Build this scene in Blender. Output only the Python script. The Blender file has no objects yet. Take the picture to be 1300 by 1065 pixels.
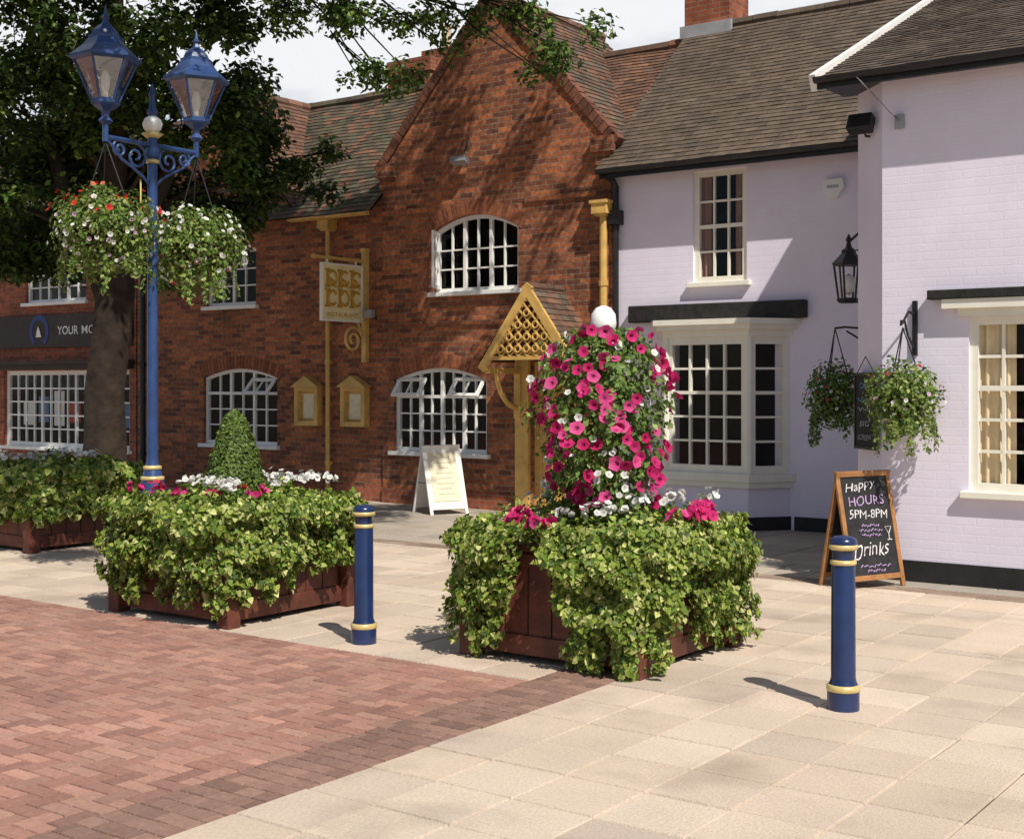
import bpy, bmesh, math, random
import numpy as np
from mathutils import Vector, Matrix
random.seed(11); RS=np.random.RandomState(5)
SC=bpy.context.scene; COL=SC.collection
TH=math.radians(36); cs,sn=math.cos(TH),math.sin(TH)
FPX=1680.0; EYE=1.7
def ab(X,Y): return cs*X-sn*Y, sn*X+cs*Y
def XY(a,b): return cs*a+sn*b, -sn*a+cs*b
def YP(px,B): return B/(sn*(px-650)/FPX+cs)
def FA(px,B):
    k=(px-650)/FPX; Y=YP(px,B); return ab(k*Y,Y)[0]
def FZ(px,py,B): return EYE+(488-py)*YP(px,B)/FPX
def W(px,py,Y): return Vector(((px-650)/FPX*Y, Y, EYE+(488-py)*Y/FPX))
def V(*p): return Vector(p)
ORG={}
# ------------------------------------------------------------------ mesh builder
class MB:
    def __init__(s): s.v=[]; s.f=[]; s.c=[]
    def add(s,vs,fs,col=None):
        o=len(s.v); s.v+=[tuple(p) for p in vs]; s.f+=[tuple(i+o for i in f) for f in fs]; s.c+=[col or (1,1,1)]*len(vs)
    def quad(s,a,b,c,d,col=None): s.add([a,b,c,d],[(0,1,2,3)],col)
    def poly(s,pts,col=None): s.add(pts,[tuple(range(len(pts)))],col)
    def obox(s,o,u,v,w,col=None):
        o=Vector(o);u=Vector(u);v=Vector(v);w=Vector(w)
        s.add([o,o+u,o+u+v,o+v,o+w,o+u+w,o+u+v+w,o+v+w],[(0,3,2,1),(4,5,6,7),(0,1,5,4),(1,2,6,5),(2,3,7,6),(3,0,4,7)],col)
    def box(s,x0,x1,y0,y1,z0,z1,col=None): s.obox((x0,y0,z0),(x1-x0,0,0),(0,y1-y0,0),(0,0,z1-z0),col)
    def topbox(s,x0,x1,y0,y1,z0,z1,col=None,bv=.004):
        s.add([(x0,y0,z0),(x1,y0,z0),(x1,y1,z0),(x0,y1,z0),(x0+bv,y0+bv,z1),(x1-bv,y0+bv,z1),(x1-bv,y1-bv,z1),(x0+bv,y1-bv,z1)],
              [(4,5,6,7),(0,1,5,4),(1,2,6,5),(2,3,7,6),(3,0,4,7)],col)
    def tube(s,pts,r,n=8,col=None,cap=True):
        pts=[Vector(p) for p in pts]; m=len(pts)
        rs=r if isinstance(r,(list,tuple)) else [r]*m
        vs=[];fs=[];prev=None
        for i,p in enumerate(pts):
            t=(pts[min(i+1,m-1)]-pts[max(i-1,0)])
            if t.length<1e-9: t=Vector((0,0,1))
            t.normalize()
            if prev is None:
                ref=Vector((0,0,1)) if abs(t.z)<.9 else Vector((1,0,0)); x=t.cross(ref).normalized()
            else:
                x=prev-t*prev.dot(t)
                if x.length<1e-6: x=t.orthogonal()
                x.normalize()
            prev=x; y=t.cross(x)
            for k in range(n):
                a=2*math.pi*k/n; vs.append(p+(x*math.cos(a)+y*math.sin(a))*rs[i])
        for i in range(m-1):
            for k in range(n):
                k2=(k+1)%n; fs.append((i*n+k,i*n+k2,(i+1)*n+k2,(i+1)*n+k))
        if cap: fs.append(tuple(range(n-1,-1,-1))); fs.append(tuple((m-1)*n+k for k in range(n)))
        s.add(vs,fs,col)
    def lathe(s,prof,cx=0,cy=0,n=24,rot=0,col=None):
        vs=[];fs=[];m=len(prof)
        for r,z in prof:
            for k in range(n):
                a=rot+2*math.pi*k/n; vs.append((cx+r*math.cos(a),cy+r*math.sin(a),z))
        for i in range(m-1):
            for k in range(n):
                k2=(k+1)%n; fs.append((i*n+k,i*n+k2,(i+1)*n+k2,(i+1)*n+k))
        fs.append(tuple(range(n-1,-1,-1))); fs.append(tuple((m-1)*n+k for k in range(n)))
        s.add(vs,fs,col)
    def build(s,name,mat,parent=None,smooth=False,bevel=0,org=None,rot=-TH,recalc=True,label=None):
        if parent is not None: o3=ORG[parent.name]
        else: o3=org or (0,0,0)
        me=bpy.data.meshes.new(name)
        me.from_pydata([(x-o3[0],y-o3[1],z-o3[2]) for x,y,z in s.v],[],s.f)
        if recalc:
            bm=bmesh.new(); bm.from_mesh(me); bmesh.ops.recalc_face_normals(bm,faces=bm.faces); bm.to_mesh(me); bm.free()
        ca=me.color_attributes.new('col','FLOAT_COLOR','POINT')
        ca.data.foreach_set('color',np.array([(c[0],c[1],c[2],1) for c in s.c],dtype=np.float32).ravel())
        me.materials.append(mat)
        if smooth:
            me.polygons.foreach_set('use_smooth',[True]*len(me.polygons))
        ob=bpy.data.objects.new(name,me); COL.objects.link(ob)
        if parent is not None: ob.parent=parent
        else:
            X,Y=XY(o3[0],o3[1]); ob.location=(X,Y,o3[2]); ob.rotation_euler=(0,0,rot)
        ORG[ob.name]=o3
        if bevel:
            b=ob.modifiers.new('bevel','BEVEL'); b.width=bevel; b.segments=2; b.limit_method='ANGLE'
        if label: ob['label']=label
        return ob
def tag(o,label,cat,group=None):
    o['label']=label; o['category']=cat
    if group: o['group']=group
    return o
def thing(name,label,cat,a,b,z=0,group=None,local=False,rot=-TH,xy=None):
    o=bpy.data.objects.new(name,None); COL.objects.link(o); o.empty_display_size=.2
    X,Y=xy if xy else XY(a,b)
    o.location=(X,Y,z); o.rotation_euler=(0,0,rot)
    ORG[o.name]=(0,0,0) if local else (a,b,z)
    return tag(o,label,cat,group)
# ------------------------------------------------------------------ materials
def M(name,col=(.5,.5,.5),rough=.6,var=.15,scale=4,bump=0,bscale=60,metal=0,vc=False,transl=0,spec=.4,brick=None,bb=None,var2=0,scale2=.6,stain=None):
    m=bpy.data.materials.new(name); m.use_nodes=True; nt=m.node_tree; N=nt.nodes; L=nt.links
    bs=N['Principled BSDF']; out=N['Material Output']
    bs.inputs['Roughness'].default_value=rough; bs.inputs['Metallic'].default_value=metal
    bs.inputs['Specular IOR Level'].default_value=spec
    tc=N.new('ShaderNodeTexCoord')
    def noise(sc,det=5):
        n=N.new('ShaderNodeTexNoise'); n.inputs['Scale'].default_value=sc; n.inputs['Detail'].default_value=det
        L.new(tc.outputs['Object'],n.inputs['Vector']); return n
    if brick or bb:
        sp=N.new('ShaderNodeSeparateXYZ'); L.new(tc.outputs['Object'],sp.inputs[0])
        ad=N.new('ShaderNodeMath'); ad.operation='ADD'; L.new(sp.outputs[0],ad.inputs[0]); L.new(sp.outputs[1],ad.inputs[1])
        cb=N.new('ShaderNodeCombineXYZ'); L.new(ad.outputs[0],cb.inputs[0]); L.new(sp.outputs[2],cb.inputs[1])
        nz=noise(1.3,3); sb=N.new('ShaderNodeVectorMath'); sb.operation='SCALE'; sb.inputs['Scale'].default_value=.03
        L.new(nz.outputs['Color'],sb.inputs[0]); va=N.new('ShaderNodeVectorMath'); L.new(cb.outputs[0],va.inputs[0]); L.new(sb.outputs[0],va.inputs[1])
        bt=N.new('ShaderNodeTexBrick'); L.new(va.outputs[0],bt.inputs['Vector'])
        p=brick or bb
        bt.inputs['Scale'].default_value=1; bt.inputs['Brick Width'].default_value=p[0]; bt.inputs['Row Height'].default_value=p[1]
        bt.inputs['Mortar Size'].default_value=p[2]; bt.inputs['Mortar Smooth'].default_value=.3; bt.inputs['Bias'].default_value=0
        bt.offset=.5
    if brick:
        for k,c in zip(('Color1','Color2','Mortar'),brick[3:6]): bt.inputs[k].default_value=(*c,1)
        csrc=bt.outputs['Color']
    elif vc:
        at=N.new('ShaderNodeVertexColor'); at.layer_name='col'; csrc=at.outputs['Color']
    else:
        rg=N.new('ShaderNodeRGB'); rg.outputs[0].default_value=(*col,1); csrc=rg.outputs[0]
    def mul(csrc,sc,va_):
        n=noise(sc); mr=N.new('ShaderNodeMapRange'); mr.inputs[1].default_value=.3; mr.inputs[2].default_value=.7
        mr.inputs[3].default_value=1-va_; mr.inputs[4].default_value=1+va_; L.new(n.outputs['Fac'],mr.inputs[0])
        mx=N.new('ShaderNodeVectorMath'); mx.operation='SCALE'; L.new(csrc,mx.inputs[0]); L.new(mr.outputs[0],mx.inputs['Scale']); return mx.outputs[0]
    if var: csrc=mul(csrc,scale,var)
    if var2: csrc=mul(csrc,scale2,var2)
    if stain:
        n=noise(stain[0],7); mr=N.new('ShaderNodeMapRange'); mr.inputs[1].default_value=stain[1]; mr.inputs[2].default_value=stain[2]; mr.inputs[4].default_value=stain[4]; L.new(n.outputs['Fac'],mr.inputs[0])
        mx=N.new('ShaderNodeMix'); mx.data_type='RGBA'; L.new(mr.outputs[0],mx.inputs[0]); L.new(csrc,mx.inputs[6]); mx.inputs[7].default_value=(*stain[3],1); csrc=mx.outputs[2]
    L.new(csrc,bs.inputs['Base Color'])
    h=None
    if brick or bb:
        iv=N.new('ShaderNodeMath'); iv.operation='SUBTRACT'; iv.inputs[0].default_value=1; L.new(bt.outputs['Fac'],iv.inputs[1])
        n=noise(bscale,3); ad2=N.new('ShaderNodeMath'); ad2.operation='MULTIPLY_ADD'; ad2.inputs[1].default_value=.6
        L.new(n.outputs['Fac'],ad2.inputs[0]); L.new(iv.outputs[0],ad2.inputs[2]); h=ad2.outputs[0]
    elif bump: h=noise(bscale,4).outputs['Fac']
    if h is not None and bump:
        bp=N.new('ShaderNodeBump'); bp.inputs['Strength'].default_value=bump; bp.inputs['Distance'].default_value=.012
        L.new(h,bp.inputs['Height']); L.new(bp.outputs[0],bs.inputs['Normal'])
    if transl:
        tr=N.new('ShaderNodeBsdfTranslucent'); L.new(csrc,tr.inputs[0]); mx=N.new('ShaderNodeMixShader'); mx.inputs[0].default_value=transl
        L.new(bs.outputs[0],mx.inputs[1]); L.new(tr.outputs[0],mx.inputs[2]); L.new(mx.outputs[0],out.inputs[0])
    return m
def glass(name,base=.025,tint=(1,1,1),k=.6):
    m=bpy.data.materials.new(name); m.use_nodes=True; nt=m.node_tree; N=nt.nodes; L=nt.links
    N.remove(N['Principled BSDF']); out=N['Material Output']
    tr=N.new('ShaderNodeBsdfTransparent'); tr.inputs[0].default_value=(*tint,1)
    gl=N.new('ShaderNodeBsdfGlossy'); gl.inputs['Roughness'].default_value=.03
    tc=N.new('ShaderNodeTexCoord'); nz=N.new('ShaderNodeTexNoise'); nz.inputs['Scale'].default_value=2.5; L.new(tc.outputs['Object'],nz.inputs[0])
    bp=N.new('ShaderNodeBump'); bp.inputs['Strength'].default_value=.15; bp.inputs['Distance'].default_value=.02; L.new(nz.outputs['Fac'],bp.inputs['Height']); L.new(bp.outputs[0],gl.inputs['Normal'])
    lw=N.new('ShaderNodeLayerWeight'); lw.inputs[0].default_value=.5
    pw=N.new('ShaderNodeMath'); pw.operation='POWER'; pw.inputs[1].default_value=4; L.new(lw.outputs['Facing'],pw.inputs[0])
    ad=N.new('ShaderNodeMath'); ad.operation='MULTIPLY_ADD'; ad.inputs[1].default_value=k; ad.inputs[2].default_value=base; L.new(pw.outputs[0],ad.inputs[0])
    mx=N.new('ShaderNodeMixShader'); L.new(ad.outputs[0],mx.inputs[0]); L.new(tr.outputs[0],mx.inputs[1]); L.new(gl.outputs[0],mx.inputs[2]); L.new(mx.outputs[0],out.inputs[0])
    return m
BR=(.22,.070,.0065)
m_brick=M('old_brick',rough=.88,var=.36,scale=18,var2=.20,scale2=1.1,bump=.9,bscale=35,brick=(*BR,(.43,.14,.056),(.125,.046,.030),(.26,.18,.12)),stain=(2.6,.52,.76,(.10,.05,.035),.5))
m_brick2=M('shop_brick',rough=.85,var=.3,scale=12,var2=.15,bump=.8,brick=(*BR,(.36,.10,.048),(.20,.06,.033),(.24,.17,.12)))
m_chim=M('chimney_brick',rough=.85,var=.3,scale=6,bump=.8,brick=(*BR,(.36,.10,.045),(.22,.06,.03),(.24,.18,.13)))
m_arch=M('arch_brick',rough=.85,vc=True,var=.3,scale=20,bump=.5)
m_pink=M('lavender_painted_brick',(.79,.735,.865),rough=.75,var=.03,scale=3,var2=.04,scale2=.5,bump=.17,bb=(.225,.075,.008),stain=(.9,.52,.8,(.67,.61,.71),.35))
m_plinth=M('black_plinth',(.018,.017,.018),rough=.6,var=.3,scale=5,bump=.3)
m_white=M('white_gloss_paint',(.82,.81,.78),rough=.4,var=.05,scale=5)
m_cream=M('cream_paint',(.82,.79,.69),rough=.45,var=.05,scale=5)
m_black=M('black_paint',(.015,.015,.017),rough=.4,var=.3,scale=9,bump=.15)
m_beam=M('black_beam',(.02,.018,.017),rough=.6,var=.4,scale=12,bump=.6,bscale=25)
m_yellow=M('ochre_paint',(.59,.37,.11),rough=.5,var=.18,scale=7,var2=.12,scale2=2)
m_tile=M('roof_tile',vc=True,rough=.85,var=.20,scale=9,var2=.16,scale2=1.2,bump=.3,bscale=50)
m_lead=M('lead_flashing',(.35,.36,.38),rough=.5,var=.2)
m_slab=M('paving_slab',vc=True,rough=.85,var=.10,scale=60,var2=.10,scale2=1.1,bump=.5,bscale=110,stain=(1.6,.54,.76,(.28,.22,.17),.55))
m_paver=M('clay_paver',vc=True,rough=.85,var=.15,scale=34,var2=.14,scale2=.8,bump=.4,bscale=90,stain=(1.0,.56,.78,(.21,.14,.11),.4))
m_ground=M('ground_grit',(.20,.165,.125),rough=.95,var=.3,scale=15,var2=.2,bump=.4)
m_grout=M('sandy_joint',(.095,.075,.055),rough=.95,var=.3,scale=20)
m_leaf=M('leaf',vc=True,rough=.5,var=.12,scale=3,transl=.30,spec=.35)
m_tleaf=M('tree_leaf',vc=True,rough=.5,var=.2,scale=1.5,transl=.36,spec=.3)
m_petal=M('petal',vc=True,rough=.6,var=.05,scale=20,transl=.25,spec=.2)
m_bark=M('bark',(.030,.020,.013),rough=.95,var=.5,scale=7,bump=1,bscale=14)
m_wood=M('stained_box_wood',(.115,.034,.022),rough=.55,var=.4,scale=9,var2=.25,bump=.4,bscale=30)
m_soil=M('soil',(.04,.028,.02),rough=1,var=.3)
m_blue=M('navy_gloss_paint',(.012,.027,.095),rough=.25,var=.2,scale=9,spec=.6)
m_blue2=M('blue_lamp_paint',(.025,.058,.17),rough=.33,var=.18,scale=9,spec=.5)
m_gold=M('gold_paint',(.66,.52,.22),rough=.35,var=.15,scale=12,metal=.2)
m_dark=M('dark_interior',(.022,.018,.016),rough=.9,var=.3,scale=2)
m_curt=M('cream_curtain',(.78,.64,.42),rough=.9,var=.10,scale=5)
m_curt2=M('brown_curtain',(.30,.17,.14),rough=.9,var=.15,scale=5)
m_glass=glass('window_glass')
m_lglass=glass('lamp_glass',.24,(.90,.94,.96),1)
m_iron=M('black_iron',(.012,.012,.013),rough=.45,var=.2)
m_chalk=M('chalkboard',(.018,.018,.02),rough=.75,var=.4,scale=9)
m_chw=M('white_chalk',(.62,.60,.62),rough=.95,var=.35,scale=50)
m_chp=M('lilac_chalk',(.46,.33,.56),rough=.95,var=.3,scale=50)
m_chb=M('blue_chalk',(.16,.34,.50),rough=.95,var=.3,scale=50)
m_chd=M('faded_chalk',(.36,.36,.38),rough=.95,var=.35,scale=50)
m_chy=M('yellow_notice',(.72,.60,.20),rough=.95,var=.2,scale=60)
m_pine=M('varnished_pine',(.34,.16,.06),rough=.45,var=.25,scale=12,bump=.2)
m_whiteboard=M('white_board',(.78,.76,.70),rough=.5,var=.06)
m_poster=M('cream_poster',(.74,.68,.50),rough=.7,var=.10,scale=14)
m_print=M('faint_print',(.50,.46,.36),rough=.8,var=.1)
m_signbg=M('golden_sign_board',(.80,.68,.36),rough=.5,var=.08,scale=10)
m_gilt=M('gilt_letter',(.50,.28,.035),rough=.4,var=.2,scale=20,metal=.1)
m_fascia=M('brown_fascia',(.042,.031,.027),rough=.6,var=.15)
m_navy=M('blue_mark',(.025,.055,.22),rough=.5,var=.05)
m_signw=M('sign_white',(.8,.8,.78),rough=.5,var=.04)
m_grey=M('grey_metal',(.35,.35,.36),rough=.45,var=.15,metal=.4)
m_red=M('red_print',(.45,.05,.04),rough=.6,var=.1)
m_bluep=M('blue_print',(.10,.22,.42),rough=.6,var=.1)
m_lamp=M('lamp_bulb',(.8,.78,.7),rough=.3,var=.02)
m_pot=M('clay_pot',(.55,.44,.32),rough=.8,var=.15)
# ------------------------------------------------------------------ leaves
TPL={
 'ivy':(np.array([(0,0,0),(.46,.12,.10),(.36,.50,.06),(0,1,-.08),(-.36,.50,.06),(-.46,.12,.10)]),[(0,1,2,3),(0,3,4,5)],np.array([.8,1.05,1.05,.95,1.05,1.05])),
 'oval':(np.array([(0,0,0),(.30,.45,.08),(0,1,-.05),(-.30,.45,.08)]),[(0,1,2),(0,2,3)],np.array([.85,1,1,1])),
}
_rim=[];
for k in range(10):
    r=.5 if k%2==0 else .43; a=2*math.pi*k/10; _rim.append((r*math.cos(a),r*math.sin(a),.04 if k%2==0 else -.01))
_mid=[(.2*math.cos(2*math.pi*k/5),.2*math.sin(2*math.pi*k/5),-.06) for k in range(5)]
bv=[(0,0,-.26)]+_mid+_rim
bf=[]
for k in range(5):
    k2=(k+1)%5; bf.append((0,1+k,1+k2)); bf.append((1+k,6+2*k,6+2*k+1,)); bf.append((1+k,6+2*k+1,1+k2)); bf.append((1+k2,6+2*k+1,6+(2*k+2)%10))
TPL['flower']=(np.array(bv),bf,np.array([.35]+[.8]*5+[1.0]*10))
def leafs(name,mat,parent,P,N,size,cols,tpl='ivy',jit=.5,down=.7,org=(0,0,0),kind=None):
    P=np.asarray(P,float); N=np.asarray(N,float); n=len(P)
    T,Fc,cm=TPL[tpl]; k=len(T)
    N=N/np.maximum(np.linalg.norm(N,axis=1,keepdims=True),1e-6)+jit*RS.randn(n,3); N/=np.maximum(np.linalg.norm(N,axis=1,keepdims=True),1e-6)
    t=RS.randn(n,3)*.7+np.array([0,0,-down]); t-=N*np.sum(t*N,1,keepdims=True); t/=np.maximum(np.linalg.norm(t,axis=1,keepdims=True),1e-6)
    b=np.cross(t,N); size=np.asarray(size)[:,None,None]
    vs=P[:,None,:]+size*(T[None,:,0:1]*b[:,None,:]+T[None,:,1:2]*t[:,None,:]+T[None,:,2:3]*N[:,None,:])
    vs=vs.reshape(-1,3)-np.array(org)
    cc=(np.asarray(cols)[:,None,:]*cm[None,:,None]).reshape(-1,3)
    me=bpy.data.meshes.new(name)
    nl=sum(len(f) for f in Fc); nf=len(Fc)
    me.vertices.add(len(vs)); me.vertices.foreach_set('co',vs.astype(np.float32).ravel())
    loops=np.concatenate([np.array(f) for f in Fc]); lo=(loops[None,:]+np.arange(n)[:,None]*k).ravel()
    st=np.cumsum([0]+[len(f) for f in Fc])[:-1]
    me.loops.add(n*nl); me.loops.foreach_set('vertex_index',lo.astype(np.int32))
    me.polygons.add(n*nf); me.polygons.foreach_set('loop_start',(st[None,:]+np.arange(n)[:,None]*nl).ravel().astype(np.int32))
    me.update(calc_edges=True); me.validate()
    ca=me.color_attributes.new('col','FLOAT_COLOR','POINT')
    ca.data.foreach_set('color',np.hstack([cc,np.ones((len(cc),1))]).astype(np.float32).ravel())
    me.materials.append(mat)
    ob=bpy.data.objects.new(name,me); COL.objects.link(ob)
    if parent: ob.parent=parent; ORG[ob.name]=ORG[parent.name]
    if kind: ob['kind']=kind
    return ob
def pal(n,cols,ws,v=.18):
    cols=np.array(cols); i=RS.choice(len(cols),n,p=np.array(ws)/sum(ws)); return cols[i]*(1+v*RS.randn(n,1)).clip(.5,1.6)
IVY=([(.15,.24,.033),(.30,.37,.065),(.54,.56,.21),(.065,.12,.02)],[.31,.36,.19,.14])
GRN=([(.07,.14,.025),(.12,.21,.04),(.20,.29,.07)],[.4,.4,.2])
# ------------------------------------------------------------------ text
def text(s,name,mat,parent,o,u,v,width=None,height=.1,align='C',bold=0,shear=0,wave=0):
    cu=bpy.data.curves.new('txt','FONT'); cu.body=s; cu.size=1; cu.offset=bold; cu.resolution_u=3; cu.shear=shear
    to=bpy.data.objects.new('txt',cu); COL.objects.link(to)
    dg=bpy.context.evaluated_depsgraph_get(); me=bpy.data.meshes.new_from_object(to.evaluated_get(dg))
    bpy.data.objects.remove(to); bpy.data.curves.remove(cu)
    co=np.array([x.co[:] for x in me.vertices])
    if wave:
        ph=len(s)*1.7; co[:,1]+=wave*np.sin(co[:,0]*3.1+ph)+wave*.5*np.sin(co[:,0]*7.3+ph*2); co[:,0]+=wave*.5*np.sin(co[:,1]*6+ph)
    x0,x1=co[:,0].min(),co[:,0].max(); y0,y1=co[:,1].min(),co[:,1].max()
    sy=height/(y1-y0); sx=width/(x1-x0) if width else sy
    if not width: width=sx*(x1-x0)
    u=Vector(u).normalized(); v=Vector(v).normalized(); o=Vector(o); og=Vector(ORG[parent.name])
    off={'C':-width/2,'L':0}[align]
    for vt,c in zip(me.vertices,co):
        vt.co=o+u*((c[0]-x0)*sx+off)+v*((c[1]-y0)*sy)-og
    me.name=name; me.materials.clear(); me.materials.append(mat)
    ob=bpy.data.objects.new(name,me); COL.objects.link(ob); ob.parent=parent; ORG[ob.name]=ORG[parent.name]; return ob
# ------------------------------------------------------------------ tiles
def tiles(mb,E0,E1,R0,R1,palette,tw=.165,th=.10,lift=.014,wob=.006,jv=.2):
    E0,E1,R0,R1=map(Vector,(E0,E1,R0,R1)); n=max(1,int((R0-E0).length/th))
    nrm=(R1-R0).cross(R0-E0).normalized()
    if nrm.z<0: nrm=-nrm
    def P(s,t):
        p=(E0.lerp(E1,s)).lerp(R0.lerp(R1,s),t)
        return p+nrm*(wob*math.sin(2.1*p.x+1.7*p.z+2.3*p.y)+wob*.6*math.sin(5.3*p.x-4*p.y+2*p.z))
    for i in range(n):
        t0=i/n; t1=min(1,(i+1.15)/n)
        Lw=(P(0,t0)-P(1,t0)).length; m=max(1,int(Lw/tw)); off=.5 if i%2 else 0
        for j in range(-1 if off else 0,m):
            s0=max(0,(j+off)/m); s1=min(1,(j+1+off)/m)-.012/m
            if s1<=s0: continue
            l=nrm*(lift+random.uniform(-.003,.004)); l2=nrm*(lift+random.uniform(-.003,.004))
            a,b,c,d=P(s0,t0)+l,P(s1,t0)+l2,P(s1,t1),P(s0,t1); a2,b2=P(s0,t0)-nrm*.004,P(s1,t0)-nrm*.004
            col=random.choice(palette); f=random.uniform(1-jv,1+jv); col=tuple(x*f for x in col)
            mb.add([a,b,c,d,a2,b2],[(0,1,2,3),(4,5,1,0)],col)
    dk=tuple(x*.6 for x in palette[0])
    mb.quad(E0-nrm*.02,E1-nrm*.02,R1-nrm*.02,R0-nrm*.02,dk)
def ridge(mb,A,B_,palette,r=.1):
    A=Vector(A);B_=Vector(B_); n=max(1,int((B_-A).length/.32))
    for i in range(n):
        p=A.lerp(B_,i/n); q=A.lerp(B_,(i+.97)/n); dz=random.uniform(-.006,.008)
        col=random.choice(palette); f=random.uniform(.8,1.25)
        mb.tube([p+V(0,0,dz-.02),q+V(0,0,dz-.02)],r,8,tuple(x*f for x in col))
T_OR=[(.17,.085,.052),(.14,.075,.05),(.19,.10,.065),(.11,.065,.045)]
T_BR=[(.115,.085,.062),(.105,.078,.058),(.125,.092,.066),(.097,.073,.055)]
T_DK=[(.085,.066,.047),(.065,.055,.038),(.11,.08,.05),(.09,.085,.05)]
# ------------------------------------------------------------------ walls & windows
def arcz(x,a0,a1,z1,arch): c=(a0+a1)/2; return z1-arch*((x-c)/((a1-a0)/2))**2
def wall(mb,a0,a1,z0,z1,B,holes,dep=.14):
    xs=sorted({a0,a1,*[h[0] for h in holes],*[h[1] for h in holes]}); zs=sorted({z0,z1,*[h[2] for h in holes],*[h[3] for h in holes]})
    for i in range(len(xs)-1):
        for j in range(len(zs)-1):
            cx=(xs[i]+xs[i+1])/2; cz=(zs[j]+zs[j+1])/2
            if any(h[0]<cx<h[1] and h[2]<cz<h[3] for h in holes): continue
            mb.quad((xs[i],B,zs[j]),(xs[i+1],B,zs[j]),(xs[i+1],B,zs[j+1]),(xs[i],B,zs[j+1]))
    for h in holes:
        x0,x1,y0,y1=h[:4]; ar=h[4] if len(h)>4 else 0; D=B+dep
        sp=y1-ar
        mb.quad((x0,B,y0),(x0,D,y0),(x0,D,sp),(x0,B,sp)); mb.quad((x1,B,y0),(x1,D,y0),(x1,D,sp),(x1,B,sp))
        mb.quad((x0,B,y0),(x1,B,y0),(x1,D,y0),(x0,D,y0))
        n=12 if ar else 1
        for i in range(n):
            p=x0+(x1-x0)*i/n; q=x0+(x1-x0)*(i+1)/n; zp=arcz(p,x0,x1,y1,ar); zq=arcz(q,x0,x1,y1,ar)
            mb.quad((p,B,zp),(q,B,zq),(q,D,zq),(p,D,zp))
            if ar: mb.quad((p,B,zp),(q,B,zq),(q,B,y1),(p,B,y1))
def arch_course(x0,x1,z1,arch,B,parent,h=.2):
    mb=MB()
    n=int((x1-x0+.2)/.075)
    for i in range(n):
        x=x0-.08+(x1-x0+.16)*i/n; x2=x0-.08+(x1-x0+.16)*(i+.88)/n
        zc=arcz((x+x2)/2,x0,x1,z1,arch); sl=-2*arch*((x+x2)/2-(x0+x1)/2)/((x1-x0)/2)**2
        up=Vector((-sl,0,1)).normalized(); al=Vector((1,0,sl)).normalized()
        f=random.uniform(.6,1.2); mb.obox(V(x,B-.006,zc),al*(x2-x),V(0,.02,0),up*h,(.28*f,.098*f,.048*f))
    mb.build('brick_arch',m_arch,parent)
def grid(mb,o,u,v,n,w,h,cols,rows,fr=.05,bar=.02,d=.05,heavy_r=(),heavy_c=(),hb=.045):
    o=Vector(o);u=Vector(u).normalized();v=Vector(v).normalized();n=Vector(n).normalized()
    mb.obox(o,u*fr,v*h,-n*d); mb.obox(o+u*(w-fr),u*fr,v*h,-n*d)
    mb.obox(o+u*fr,u*(w-2*fr),v*fr,-n*d); mb.obox(o+u*fr+v*(h-fr),u*(w-2*fr),v*fr,-n*d)
    for i in range(1,cols):
        b=hb if i in heavy_c else bar; x=fr+(w-2*fr)*i/cols-b/2; k=.004 if i in heavy_c else .012
        mb.obox(o+u*x+v*fr-n*k,u*b,v*(h-2*fr),-n*(d-k-.004))
    for j in range(1,rows):
        b=hb if j in heavy_r else bar; y=fr+(h-2*fr)*j/rows-b/2; k=.007 if j in heavy_r else .016
        mb.obox(o+u*fr+v*y-n*k,u*(w-2*fr),v*b,-n*(d-k-.007))
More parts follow.
